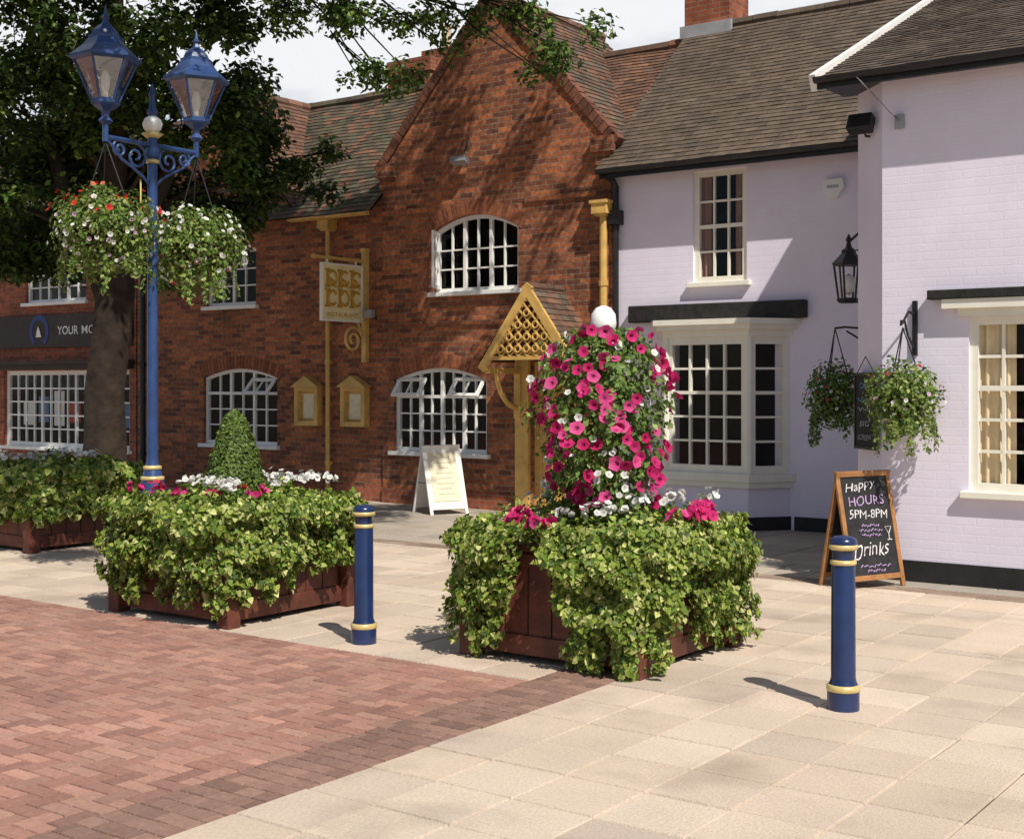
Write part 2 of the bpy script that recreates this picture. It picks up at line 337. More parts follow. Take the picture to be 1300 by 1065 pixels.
def window(Hs,a0,a1,z0,z1,B,cols,rows,arch=0,fr=.055,bar=.022,rec=.06,heavy_c=(),heavy_r=(),sill=True,mat=None,curtain=None,open_top=(),label=None):
    mat=mat or m_white; mb=MB(); Bf=B+rec; D=.06
    sp=z1-arch
    mb.box(a0,a0+fr,Bf,Bf+D,z0,sp); mb.box(a1-fr,a1,Bf,Bf+D,z0,sp); mb.box(a0+fr,a1-fr,Bf,Bf+D,z0,z0+fr)
    n=14 if arch else 1
    for i in range(n):
        p=a0+(a1-a0)*i/n; q=a0+(a1-a0)*(i+1)/n; zp=arcz(p,a0,a1,z1,arch); zq=arcz(q,a0,a1,z1,arch)
        if not arch: p+=fr; q-=fr
        mb.add([(p,Bf-.002,zp-fr),(q,Bf-.002,zq-fr),(q,Bf-.002,zq),(p,Bf-.002,zp),(p,Bf+D,zp-fr),(q,Bf+D,zq-fr),(q,Bf+D,zq),(p,Bf+D,zp)],[(0,1,2,3),(0,1,5,4),(4,5,6,7)])
    for i in range(1,cols):
        b=.05 if i in heavy_c else bar; x=a0+fr+(a1-a0-2*fr)*i/cols; k=.005 if i in heavy_c else .012
        mb.box(x-b/2,x+b/2,Bf+k,Bf+.05,z0+fr,arcz(x,a0,a1,z1,arch)-fr+.004)
    zt=sp if arch else z1-fr
    for j in range(1,rows):
        b=.045 if j in heavy_r else bar; y=z0+fr+(zt-z0-fr)*j/rows
        mb.box(a0+fr,a1-fr,Bf+(.008 if j in heavy_r else .016),Bf+.047,y-b/2,y+b/2)
    o=mb.build('window',mat,Hs,label=label)
    mb=MB(); pts=[(a0,Bf+.03,z0),(a1,Bf+.03,z0)]+[(a1+(a0-a1)*i/n,Bf+.03,arcz(a1+(a0-a1)*i/n,a0,a1,z1,arch)) for i in range(n+1)]
    mb.poly(pts); mb.build('pane',m_glass,o)
    if sill:
        mb=MB(); mb.box(a0-.06,a1+.06,B-.07,B+rec+.02,z0-.06,z0+.001); mb.build('sill',mat,o,bevel=.008)
    for (x0,x1,y0,y1,c,r,ang) in open_top:
        mb=MB(); h=y1-y0; A=math.radians(ang); v=V(0,math.sin(A),math.cos(A)); nn=V(0,-math.cos(A),math.sin(A))
        oo=V(x0,Bf-.01-h*math.sin(A),y1-h*math.cos(A))
        grid(mb,oo,(1,0,0),v,nn,x1-x0,h,c,r,fr=.045,bar=.02,d=.035); cs_=mb.build('casement',mat,o)
        mb=MB(); mb.quad(oo-nn*.018,oo+V(x1-x0,0,0)-nn*.018,oo+V(x1-x0,0,0)+v*h-nn*.018,oo+v*h-nn*.018); mb.build('casement_pane',m_glass,o)
    if curtain:
        for (x0,x1,mt) in curtain:
            mb=MB(); n=30
            for i in range(n):
                p=x0+(x1-x0)*i/n; q=x0+(x1-x0)*(i+1)/n; f=lambda t:Bf+.085+.018*math.sin(2*math.pi*(t-x0)/.085)
                mb.quad((p,f(p),z0),(q,f(q),z0),(q,f(q),z1),(p,f(p),z1))
            mb.build('curtain',mt,o,smooth=True,recalc=False)
    return o
def pipe(parent,a,B,z0,z1,mat,r=.045,hopper=True,name='downpipe'):
    mb=MB(); mb.tube([(a,B-.08,z0),(a,B-.08,z1)],r,10)
    z=z0+.4
    while z<z1-.2:
        mb.tube([(a,B-.08,z),(a,B-.08,z+.07)],r+.012,10); mb.box(a-.02,a+.02,B-.08,B,z+.01,z+.05); z+=1.5
    if hopper:
        mb.obox((a-.08,B-.17,z1-.02),(.16,0,0),(0,.17,0),(0,0,.03)); mb.box(a-.11,a+.11,B-.2,B-.002,z1+.01,z1+.14); mb.box(a-.13,a+.13,B-.22,B-.003,z1+.14,z1+.18)
    return mb.build(name,mat,parent,smooth=False)
def gutter(parent,a0,a1,b,z,mat,r=.055,fas=.14):
    mb=MB(); n=8
    for i in range(n):
        t0=math.pi*i/n; t1=math.pi*(i+1)/n
        p=lambda t,a:(a,b-r*math.cos(t),z-r*math.sin(t))
        mb.quad(p(t0,a0),p(t0,a1),p(t1,a1),p(t1,a0))
    mb.box(a0,a1,b+r+.003,b+r+.03,z-fas,z+.02)
    return mb.build('gutter',mat,parent)
# ================================================================== WORLD, SUN, CAMERA
el=math.radians(49); su,snn=.88,.475
hx,hy=su*cs-snn*sn, -su*sn-snn*cs; l_=math.hypot(hx,hy); hx/=l_;hy/=l_
S=Vector((hx*math.cos(el),hy*math.cos(el),math.sin(el))); RISE=math.tan(el)
w=bpy.data.worlds.new('World'); SC.world=w; w.use_nodes=True; nt=w.node_tree; N=nt.nodes; L=nt.links
bg=N['Background']; sky=N.new('ShaderNodeTexSky'); sky.sky_type='NISHITA'; sky.sun_disc=False; sky.sun_elevation=el; sky.sun_rotation=math.atan2(hx,hy); sky.air_density=1; sky.dust_density=.7
tc=N.new('ShaderNodeTexCoord'); mp=N.new('ShaderNodeMapping'); mp.inputs['Scale'].default_value=(2,2,4.5); mp.inputs['Location'].default_value=(.3,.1,.2); L.new(tc.outputs['Generated'],mp.inputs[0])
nz=N.new('ShaderNodeTexNoise'); nz.inputs['Scale'].default_value=1.1; nz.inputs['Detail'].default_value=7; nz.inputs['Roughness'].default_value=.55; L.new(mp.outputs[0],nz.inputs[0])
sp=N.new('ShaderNodeSeparateXYZ'); L.new(tc.outputs['Generated'],sp.inputs[0])   # clouds biased ahead; sky behind kept clear to cut fill light
ma=N.new('ShaderNodeMath'); ma.operation='MULTIPLY_ADD'; ma.inputs[1].default_value=.11; L.new(sp.outputs[1],ma.inputs[0]); L.new(nz.outputs['Fac'],ma.inputs[2])
cr=N.new('ShaderNodeMapRange'); cr.interpolation_type='SMOOTHSTEP'; cr.inputs[1].default_value=.50; cr.inputs[2].default_value=.69; L.new(ma.outputs[0],cr.inputs[0])
mx=N.new('ShaderNodeMix'); mx.data_type='RGBA'; L.new(cr.outputs[0],mx.inputs[0]); L.new(sky.outputs[0],mx.inputs[6]); mx.inputs[7].default_value=(12.2,12.4,12.8,1)
L.new(mx.outputs[2],bg.inputs[0]); bg.inputs[1].default_value=.074
ld=bpy.data.lights.new('sun','SUN'); ld.energy=5; ld.angle=math.radians(.5); ld.color=(1,.94,.84)
lo=bpy.data.objects.new('sun',ld); COL.objects.link(lo); lo.rotation_euler=S.to_track_quat('Z','Y').to_euler(); lo.location=(0,0,30)
cd=bpy.data.cameras.new('camera'); cam=bpy.data.objects.new('camera',cd); COL.objects.link(cam); SC.camera=cam
cam.location=(0,0,EYE); cam.rotation_euler=(math.pi/2,0,0); cd.sensor_width=36; cd.lens=36*FPX/1300; cd.shift_y=-44.5/1300; cd.clip_end=2000; cd.clip_start=.1
SC.view_settings.view_transform='Standard'; SC.view_settings.look='None'; SC.view_settings.exposure=0
# ================================================================== GROUND
mb=MB(); mb.quad((-400,-400,-.03),(400,-400,-.03),(400,400,-.03),(-400,400,-.03)); o=mb.build('ground',m_ground); o['kind']='structure'
mb=MB(); mb.quad((-30,-6,-.012),(6,-6,-.012),(6,16,-.012),(-30,16,-.012)); o=mb.build('paving_bed',m_grout); o['kind']='structure'
EB=6.22; EA=-3.98; BW=.42; BE=8.5; B3=(10.7,10.95)
mb=MB(); SL=[(.61,.495,.385),(.58,.465,.36),(.63,.52,.41),(.60,.48,.38),(.55,.45,.36)]; SL2=[(.44,.375,.30),(.40,.345,.285),(.46,.395,.32),(.36,.32,.27)]  # SL2: shade beside the buildings put into a greyer slab colour
def slabs(a0,a1,b0,b1,w=.40,h=.40,SL=SL):
    b=b0
    while b<b1-.03:
        b2=min(b+h,b1); a=a1
        while a>a0+.02:
            x1=min(a,a1); x0=max(a-w,a0)
            if x1-x0>.02:
                c=random.choice(SL); f=random.uniform(.91,1.05); z=random.uniform(-.003,.003)
                mb.topbox(x0+random.uniform(.002,.005),x1-random.uniform(.002,.005),b+random.uniform(.002,.005),b2-random.uniform(.002,.005),-.012,z,tuple(v*f for v in c),.006)
            a-=w
        b=b2
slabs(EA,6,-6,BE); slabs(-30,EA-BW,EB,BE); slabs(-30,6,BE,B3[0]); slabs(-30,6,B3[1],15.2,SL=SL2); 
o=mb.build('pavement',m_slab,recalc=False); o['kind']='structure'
mb=MB(); RB=[(.375,.195,.148),(.335,.17,.13),(.42,.225,.17),(.36,.20,.155),(.305,.16,.125),(.39,.22,.165)]
u_=.092
for i in range(-250,0):
    for j in range(-70,70):
        x=EA-BW+i*u_; y=EB+ (j-69)*u_-.092
        t=(i-j)%4
        if t==0: x0,x1,y0,y1=x,x+2*u_,y,y+u_
        elif t==3: x0,x1,y0,y1=x,x+u_,y,y+2*u_
        else: continue
        x1=min(x1,EA-BW); y1=min(y1,EB)
        if x1-x0<.02 or y1-y0<.02: continue
        c=random.choice(RB); f=random.uniform(.88,1.1)*(1.05 if t==0 else .94); z=random.uniform(-.002,.002)
        mb.topbox(x0+.0028,x1-.0028,y0+.0028,y1-.0028,-.012,z,tuple(v*f for v in c),.004)
o=mb.build('brick_paving',m_paver,recalc=False); o['kind']='structure'
mb=MB(); BB=[(.26,.15,.115),(.23,.135,.105),(.29,.17,.13)]; BB2=[(.30,.215,.16),(.27,.195,.145),(.33,.24,.18)]
def band(a0,a1,b0,b1,w,h,BB):
    b=b0;j=0
    while b<b1-.01:
        a=a0-(w/2 if j%2 else 0)
        while a<a1-.01:
            x0=max(a,a0);x1=min(a+w,a1)
            if x1-x0>.02:
                c=random.choice(BB); f=random.uniform(.85,1.15); mb.topbox(x0+.0025,x1-.0025,b+.0025,min(b+h,b1)-.0025,-.012,random.uniform(-.002,.002),tuple(v*f for v in c),.004)
            a+=w
        b+=h;j+=1
band(EA-BW,EA,-6,BE,.105,.104,BB); band(-30,6,B3[0],B3[1],.2,.1,BB2)
o=mb.build('brick_edging',m_paver,recalc=False); o['kind']='structure'
# ================================================================== BRICK HOUSE
B=14.4; G=14.36
aG0,aG1=-12.74,-8.88; aW0=-18.3; aS1=-14.5
Hb=thing('brick_house','old red brick restaurant building with steep central gable and ochre timber porch','building',-12,B)
gw=(FA(500,G),FA(618,G),.75,1.93,.16); gu=(FA(550,G),FA(658,G),2.98,4.03,.20)
lw=(FA(258,B),FA(352,B),.75,1.95,.14); lu=(FA(262,B),FA(325,B),2.95,3.85,0)
dr=(-10.12,-9.26,0,2.02)
mb=MB()
wall(mb,aW0,aG0,0,4.42,B,[lw,lu]); wall(mb,aG0,aG1,0,4.84,G,[gw,gu,dr])
ap=(aG0+aG1)/2; ZA=6.95
mb.poly([(aG0,G,4.84),(aG1,G,4.84),(ap,G,ZA)])
mb.quad((aG0,G,4.3),(aG0,18.8,4.3),(aG0,18.8,4.84),(aG0,G,4.84)); mb.quad((aG0,G,0),(aG0,B,0),(aG0,B,4.3),(aG0,G,4.3))
mb.quad((aG1,G,0),(aG1,18.8,0),(aG1,18.8,4.84),(aG1,G,4.84))
as_=(aW0+aS1)/2; mb.poly([(aW0,B-.003,4.3),(aS1,B-.003,4.3),(as_,B-.003,6.45)])
mb.poly([(aW0,B,0),(aW0,18.8,0),(aW0,18.8,4.3),(aW0,16.6,6.5),(aW0,B,4.3)]); mb.quad((aW0,18.8,0),(aG1,18.8,0),(aG1,18.8,4.3),(aW0,18.8,4.3))
mb.box(aG0-.06,aG0+.26,G-.09,G-.003,4.66,4.86); mb.box(aG1-.26,aG1+.07,G-.09,G-.003,4.66,4.86)
mb.box(aG0-.02,aG0+.2,G-.05,G-.004,4.5,4.66); mb.box(aG1-.2,aG1+.03,G-.05,G-.004,4.5,4.66)
mb.build('wall',m_brick,Hb)
for q0,q1,z0,z1 in ((aG0+.001,gu[0]-.12,4.12,4.19),(gu[1]+.12,aG1-.001,4.12,4.19),(aG0,dr[0]-.35,2.52,2.58)):
    mb=MB(); mb.box(q0,q1,G-.028,G-.002,z0,z1); mb.build('string_course',m_brick,Hb)
for h in (gw,gu): arch_course(h[0],h[1],h[3],h[4],G,Hb)
arch_course(lw[0],lw[1],lw[3],lw[4],B,Hb)
mb=MB(); mb.box(aW0,aG0-.01,B-.02,B-.001,0,.22); mb.build('plinth',m_brick2,Hb)
mb=MB(); mb.box(aG0,dr[0]-.25,G-.02,G-.001,0,.22); mb.build('plinth',m_brick2,Hb)
mb=MB(); mb.quad((aW0+.05,B+1.1,0),(aG1-.05,B+1.1,0),(aG1-.05,B+1.1,5),(aW0+.05,B+1.1,5)); mb.quad((aW0+.05,B+.1,2.4),(aG1-.05,B+.1,2.4),(aG1-.05,B+1.1,2.4),(aW0+.05,B+1.1,2.4)); mb.build('interior',m_dark,Hb)
mb=MB(); RZ=6.52; msl=(RZ-4.2)/2.48
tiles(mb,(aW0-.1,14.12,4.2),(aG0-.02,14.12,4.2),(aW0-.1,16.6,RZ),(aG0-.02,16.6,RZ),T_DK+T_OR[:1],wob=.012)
tiles(mb,(aG0-.02,15.2,4.2+1.08*msl),(aG0+.1,15.2,4.2+1.08*msl),(aG0-.02,16.6,RZ),(ap+.2,16.6,RZ),T_OR)
tiles(mb,(aG1-.06,14.60,4.2+.48*msl),(aG1+.0,14.60,4.2+.48*msl),(ap+.2,16.6,RZ+.02),(aG1+.0,16.6,RZ+.02),T_OR,wob=.01)
mb.quad((aW0-.1,19.1,4.2),(aG1,19.1,4.2),(aG1,16.6,RZ),(aW0-.1,16.6,RZ),T_DK[0])
tiles(mb,(aG1+.08,G+.02,4.80),(aG1+.08,17.2,4.80),(ap,G+.02,ZA+.06),(ap,17.2,ZA+.06),T_OR+T_BR,wob=.01)
tiles(mb,(aG0-.08,17.2,4.80),(aG0-.08,G+.02,4.80),(ap,17.2,ZA+.06),(ap,G+.02,ZA+.06),T_OR)
mb.poly([(aG0,17.19,4.8),(aG1,17.19,4.8),(ap,17.19,ZA)],T_DK[0])
tiles(mb,(aS1+.1,B-.1,4.25),(aS1+.1,17,4.25),(as_,B-.1,6.52),(as_,17,6.52),T_OR)
tiles(mb,(aW0-.1,17,4.25),(aW0-.1,B-.1,4.25),(as_,17,6.52),(as_,B-.1,6.52),T_OR)
mb.poly([(aW0,16.99,4.2),(aS1,16.99,4.2),(as_,16.99,6.5)],T_DK[0])
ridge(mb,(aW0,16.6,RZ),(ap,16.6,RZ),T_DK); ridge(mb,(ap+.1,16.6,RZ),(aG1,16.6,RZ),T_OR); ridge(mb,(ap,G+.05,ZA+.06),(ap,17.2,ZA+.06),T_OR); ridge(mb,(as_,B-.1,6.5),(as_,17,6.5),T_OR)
rf=mb.build('roof',m_tile,Hb,recalc=False)
def chimney(parent,a0,a1,b0,b1,z0,z1,pots=1,mat=m_chim):
    mb=MB(); mb.box(a0,a1,b0,b1,z0,z1-.25); mb.box(a0-.04,a1+.04,b0-.04,b1+.04,z1-.25,z1-.12); mb.box(a0-.01,a1+.01,b0-.01,b1+.01,z1-.12,z1)
    c=mb.build('chimney',mat,parent)
    for k in range(pots):
        mb=MB(); x=a0+(a1-a0)*(k+.5)/pots; mb.lathe([(.11,z1-.002),(.12,z1+.03),(.095,z1+.08),(.09,z1+.4),(.11,z1+.42),(.10,z1+.46)],x,(b0+b1)/2,14); mb.build('chimney_pot',m_pot,parent)
    return c
chimney(rf,FA(502,16.9),FA(556,16.9),16.7,17.3,5.9,7.08,0)
chimney(rf,FA(545,18.4),FA(585,18.4),18.2,18.7,4.9,7.65,1)
for s in (-1,1):
    mb=MB()
    e=V(aG0-.10 if s<0 else aG1+.10,0,4.78); a_=V(ap,0,ZA+.08); d=(a_-e)
    n_=int(d.length/.11)
    for i in range(n_):
        p=e+d*(i/n_); nn=V(-d.z,0,d.x).normalized()
        if nn.z<0: nn=-nn
        f=random.uniform(.6,1.2); mb.obox(V(p.x,G-.035+random.uniform(-.004,.004),p.z)-nn*.08,d*(.9/n_),V(0,.16,0),nn*(.13+random.uniform(0,.012)),(.17*f,.068*f,.042*f))
    mb.build('gable_coping',m_arch,Hb)
x0,x1=gw[0],gw[1]; q=(x1-x0)/4
window(Hb,x0,x1,gw[2],gw[3],G,8,4,arch=.16,heavy_c=(2,4,6),heavy_r=(3,),open_top=[(x0+.06,x0+q*1.35,1.48,1.80,2,1,38),(x1-q*1.4,x1-.06,1.48,1.80,2,1,38)])
window(Hb,gu[0],gu[1],gu[2],gu[3],G,6,3,arch=.20,heavy_c=(2,4))
window(Hb,lw[0],lw[1],lw[2],lw[3],B,6,4,arch=.14,heavy_c=(2,4),heavy_r=(3,),open_top=[(lw[1]-.62,lw[1]-.08,1.48,1.80,2,1,42)])
window(Hb,lu[0],lu[1],lu[2],lu[3],B,4,3,heavy_c=(2,))
mb=MB(); A=math.radians(62); uu=V(math.cos(A),-math.sin(A),0); 
grid(mb,(gu[0]+.05,G+.04,gu[2]+.05),uu,(0,0,1),(uu.y,-uu.x,0),.44,.78,2,3,fr=.045,bar=.02,d=.035); mb.build('casement',m_white,Hb)
# door with surround
mb=MB(); mb.box(dr[0],dr[1],G+.08,G+.12,0.02,dr[3]-.02)
for k in range(2):
    for r0,r1 in ((.15,.85),(1.0,1.85)):
        xa=dr[0]+.1+k*.37; 
        mb.box(xa,xa+.03,G+.065,G+.08,r0,r1); mb.box(xa+.26,xa+.29,G+.065,G+.08,r0,r1); mb.box(xa+.03,xa+.26,G+.066,G+.08,r0,r0+.03); mb.box(xa+.03,xa+.26,G+.066,G+.08,r1-.03,r1)
d_=mb.build('door',m_yellow,Hb)
mb=MB(); mb.lathe([(.004,0),(.025,.01),(.03,.03),(.02,.05),(.004,.055)],0,0,12); mb.v=[(dr[0]+.08+x,G+.06-z+.02,1.0+y) for x,y,z in mb.v]; mb.build('handle',m_gold,d_,smooth=True)
mb=MB(); mb.box(dr[0]-.22,dr[0]-.002,G-.07,G-.002,0,2.05); mb.box(dr[1]+.002,dr[1]+.2,G-.07,G-.002,0,2.05); mb.box(dr[0]-.25,dr[1]+.22,G-.09,G-.002,2.05,2.2); mb.build('door_surround',m_yellow,Hb,bevel=.01)
# porch canopy
PA=-9.63; PH=.70; PB=13.62; PZ=2.95; PZ0=2.0
mb=MB(); psl=(PZ-PZ0)/PH
tiles(mb,(PA+PH+.07,PB-.03,PZ0-.07*psl),(PA+PH+.07,G,PZ0-.07*psl),(PA,PB-.03,PZ),(PA,G,PZ),T_OR+T_BR,tw=.14,th=.09)
tiles(mb,(PA-PH-.05,G,PZ0),(PA-PH-.05,PB-.03,PZ0),(PA,G,PZ),(PA,PB-.03,PZ),T_OR,tw=.14,th=.09); ridge(mb,(PA,PB-.03,PZ),(PA,G,PZ),T_OR,.06)
po=mb.build('porch',m_tile,Hb,recalc=False)
for s in (-1,1):
    mb=MB()
    e=V(PA+s*(PH+.07),PB-.06,PZ0-.08); a_=V(PA,PB-.06,PZ+.03); d=a_-e; nn=V(-d.z,0,d.x).normalized()
    if nn.z>0: nn=-nn
    mb.obox(e+V(0,0.001*s,0),d,V(0,.045,0),nn*.11)
    for i in range(14):
        p=e+d*((i+.6)/14.6)+nn*.11; mb.tube([p+V(0,.008,0),p+V(0,.035,0)],.024,8)
    mb.build('bargeboard',m_yellow,po)
    mb=MB(); mb.box(PA+s*PH*.93-.04,PA+s*PH*.93+.04,PB,G-.001,PZ0-.16,PZ0-.08)
    pts=[V(PA+s*PH*.93,G-.03-.52*(math.sin(t)),PZ0-.62+.5*(1-math.cos(t))) for t in [i*math.pi/2/8 for i in range(9)]]
    mb.tube(pts,.035,6); mb.box(PA+s*PH*.93-.05,PA+s*PH*.93+.05,G-.10,G-.002,PZ0-.75,PZ0-.1); mb.build('porch_bracket',m_yellow,po)
mb=MB(); zb=PZ0+.06; mb.box(PA-PH+.10,PA+PH-.10,PB-.05,PB-.01,zb-.05,zb)
zt=PZ-.12
for s in (-1,1):
    for k in range(-9,10):
        c=PA+k*.135; zz=[zb+(zt-zb)*i/80 for i in range(81)]
        ins=[z for z in zz if abs(c+s*(z-zb)*.9-PA)<=(zt-z)/(zt-zb)*(PH-.15)]
        if len(ins)<4: continue
        p0=V(c+s*(ins[0]-zb)*.9,PB-.045+.012*s,ins[0]); p1=V(c+s*(ins[-1]-zb)*.9,PB-.045+.012*s,ins[-1]); d=(p1-p0); nn=V(-d.z,0,d.x).normalized()*.02
        mb.obox(p0-nn/2,d,V(0,.016,0),nn)
for k in range(-3,4):   # pierced roundels over the lattice
    for j in range(4):
        x=PA+k*.135; z=zb+.09+j*.15
        if abs(k*.135)<(zt-z)/(zt-zb)*(PH-.15)-.07: mb.tube([V(x+.042*math.cos(q_),PB-.062,z+.042*math.sin(q_)) for q_ in [i*2*math.pi/12 for i in range(13)]],.011,5)
mb.build('fretwork',m_yellow,po)
pipe(Hb,FA(421,B),B,.1,4.0,m_yellow,r=.035); pipe(Hb,aG1-.06,G,2.55,3.85,m_yellow,r=.05)
gutter(Hb,aS1+.1,aG0-.08,14.10,4.17,m_yellow,r=.03,fas=.04); pipe(Hb,FA(181,B)+.1,B,.1,4.1,m_black,hopper=False)
# ================================================================== SHOP
aP0=-27
Hs=thing('shop_building','red brick estate agent shop with white small paned shopfront at far left','building',-22,B)
sw=(FA(6,B),aW0-.2,.57,1.95); su_=(FA(33,B),FA(110,B),3.18,3.95)
mb=MB(); wall(mb,aP0,aW0-.02,0,4.6,B-.01,[sw,su_,(aP0+.6,aP0+1.8,.57,1.95)]); mb.quad((aP0,B,0),(aP0,19,0),(aP0,19,4.6),(aP0,B,4.6)); mb.quad((aP0,19,0),(aW0-.02,19,0),(aW0-.02,19,4.6),(aP0,19,4.6)); mb.poly([(aW0-.02,B,0),(aW0-.02,19,0),(aW0-.02,19,4.6),(aW0-.02,16.7,6.6),(aW0-.02,B,4.6)]); mb.poly([(aP0,B,4.6),(aP0,19,4.6),(aP0,16.7,6.6)])
mb.build('wall',m_brick2,Hs)
mb=MB(); tiles(mb,(aP0-.1,14.2,4.55),(aW0,14.2,4.55),(aP0-.1,16.7,6.65),(aW0,16.7,6.65),T_BR); mb.quad((aP0-.1,19.2,4.5),(aW0,19.2,4.5),(aW0,16.7,6.65),(aP0-.1,16.7,6.65),T_BR[0]); ridge(mb,(aP0,16.7,6.65),(aW0,16.7,6.65),T_BR); mb.build('roof',m_tile,Hs,recalc=False)
mb=MB(); mb.quad((aP0+.05,B+1.2,0),(aW0-.1,B+1.2,0),(aW0-.1,B+1.2,4.5),(aP0+.05,B+1.2,4.5)); mb.quad((aP0+.05,B+.1,2.4),(aW0-.1,B+.1,2.4),(aW0-.1,B+1.2,2.4),(aP0+.05,B+1.2,2.4)); mb.build('interior',m_dark,Hs)
sh=window(Hs,sw[0],sw[1],sw[2],sw[3],B-.01,14,5,heavy_c=(4,8,12),bar=.028,fr=.08)
window(Hs,su_[0],su_[1],su_[2],su_[3],B-.01,6,3,heavy_c=(2,4)); window(Hs,aP0+.6,aP0+1.8,.57,1.95,B-.01,4,4)
for i in range(9):
    x=sw[0]+.3+i*.47; mb=MB(); mb.box(x,x+.3,B+.2,B+.21,.95+.06*(i%2),1.38+.1*(i%3)); mb.build('display_card',[m_signw,m_bluep,m_signw,m_red,m_bluep][i%5],sh)
mb=MB(); mb.box(sw[0]-.25,sw[1]+.15,B-.28,B-.012,2.06,2.12); mb.box(sw[0]-.22,sw[1]+.12,B-.2,B-.013,1.97,2.06); mb.build('shopfront_canopy',m_fascia,Hs)
mb=MB(); fz0,fz1=2.36,2.95; mb.box(sw[0]-.4,aW0-.08,B-.07,B-.012,fz0,fz1); fa=mb.build('fascia_board',m_fascia,Hs,bevel=.01)
xx=FA(77.5,B); text('YOUR','fascia_word',m_signw,fa,(xx,B-.075,2.585),(1,0,0),(0,0,1),width=.60,height=.15,align='L',bold=.002); text('MOVE','fascia_word',m_signw,fa,(xx+.70,B-.075,2.585),(1,0,0),(0,0,1),width=.66,height=.15,align='L',bold=.002)
cx=FA(54,B); cz=2.66; n=40
mb=MB(); ii=[-.34*math.pi+1.68*math.pi*i/n for i in range(n+1)]   # open ring
for t0,t1 in zip(ii[:-1],ii[1:]): mb.quad(*[(cx+r*math.cos(t),B-.076,cz+r*math.sin(t)) for r,t in ((.20,t0),(.29,t0),(.29,t1),(.20,t1))])
mb.build('fascia_emblem',m_navy,fa)
mb=MB(); mb.poly([(cx-.08,B-.088,cz-.11),(cx+.09,B-.088,cz-.11),(cx+.04,B-.088,cz+.01),(cx-.01,B-.088,cz+.09),(cx-.05,B-.088,cz)]); mb.build('emblem_sail',m_signw,fa)
# ================================================================== FAR LAVENDER HOUSE
Q=14.42; aL0,aL1=-8.86,-4.50
Hf=thing('lavender_house','lavender painted house with white bay window and brown tiled roof','building',-7,Q)
uw=(FA(880,Q),FA(948,Q),2.94,4.30); bh=(-8.0,-6.65,.62,2.3)
mb=MB(); wall(mb,aL0,aL1,0,4.5,Q,[uw,bh]); mb.poly([(aL0,Q,0),(aL0,18.8,0),(aL0,18.8,4.5),(aL0,16.6,6.6),(aL0,Q,4.5)]); mb.quad((aL0,18.8,0),(aL1,18.8,0),(aL1,18.8,4.5),(aL0,18.8,4.5)); mb.poly([(aL1,Q,0),(aL1,18.8,0),(aL1,18.8,4.5),(aL1,16.6,6.6),(aL1,Q,4.5)])
mb.build('wall',m_pink,Hf)
for q0,q1 in ((aL0+.02,-8.25),(-6.4,aL1)):
    mb=MB(); mb.box(q0,q1,Q-.02,Q-.001,0,.16); mb.build('plinth',m_plinth,Hf)
mb=MB(); mb.quad((aL0+.05,Q+1.1,0),(aL1-.05,Q+1.1,0),(aL1-.05,Q+1.1,5),(aL0+.05,Q+1.1,5)); mb.quad((aL0+.05,Q+.1,2.6),(aL1-.05,Q+.1,2.6),(aL1-.05,Q+1.1,2.6),(aL0+.05,Q+1.1,2.6)); mb.build('interior',m_dark,Hf)
mb=MB(); tiles(mb,(aL0-.10,14.12,4.40),(aL1,14.12,4.40),(aL0-.12,16.6,6.68),(aL1,16.6,6.68),T_BR,jv=.12,wob=.003,th=.09,lift=.011); mb.quad((aL0-.1,19.1,4.4),(aL1,19.1,4.4),(aL1,16.6,6.68),(aL0-.1,16.6,6.68),T_BR[0]); ridge(mb,(aL0-.12,16.6,6.68),(aL1,16.6,6.68),T_BR,.09)
rf=mb.build('roof',m_tile,Hf,recalc=False)
c1=FA(882,16.8); c2=FA(938,16.8); chimney(rf,c1,c2,16.5,17.1,6.1,7.75,1)
mb=MB(); mb.box(c1-.05,c2+.05,16.45,16.5,6.55,6.72); mb.build('flashing',m_lead,rf)
gutter(Hf,aL0-.05,aL1,14.07,4.38,m_black,.05,.10)
mb=MB(); x=FA(786,Q); mb.tube([(x,Q-.08,.05),(x,Q-.08,4.2),(x-.02,Q-.12,4.28),(x-.04,Q-.3,4.33)],.04,8); mb.box(x-.07,x+.07,Q-.16,Q-.005,3.72,3.9); mb.build('downpipe',m_black,Hf)
window(Hf,*uw,Q,3,4,heavy_r=(2,),fr=.07,bar=.025,rec=.03,mat=m_cream,curtain=[(uw[0]+.06,uw[0]+.20,m_curt2),(uw[1]-.20,uw[1]-.06,m_curt2)])
mb=MB(); x0,x1=FA(803,Q),FA(1026,Q); mb.box(x0,x1,Q-.12,Q-.001,2.47,2.68); mb.build('lintel_beam',m_beam,Hf,bevel=.015)
P4=[V(-8.19,Q,0),V(-7.88,Q-.42,0),V(-6.79,Q-.42,0),V(-6.46,Q,0)]
def bayring(mb,out,z0,z1,col=None):
    q=[V(-8.19-out,Q-.001,0),V(-7.88-out*.6,Q-.42-out,0),V(-6.79+out*.6,Q-.42-out,0),V(-6.46+out,Q-.001,0)]
    vs=[p+V(0,0,z0) for p in q]+[p+V(0,0,z1) for p in q]
    mb.add(vs,[(0,1,5,4),(1,2,6,5),(2,3,7,6),(3,2,1,0),(4,5,6,7)])
mb=MB()
for (i,cols) in ((0,1),(1,4),(2,1)):
    p,q=P4[i],P4[i+1]; d=q-p; L_=d.length; u=d.normalized(); nn=V(u.y,-u.x,0)
    if nn.y>0: nn=-nn
    grid(mb,p+V(0,0,.66),u,(0,0,1),nn,L_,1.60,cols,5,fr=.09,bar=.026,d=.07,heavy_r=(3,),hb=.04)
for p in P4[1:3]: mb.lathe([(.05,.66),(.05,2.26)],p.x,p.y+.02,8)
bay=mb.build('bay_window',m_cream,Hf)
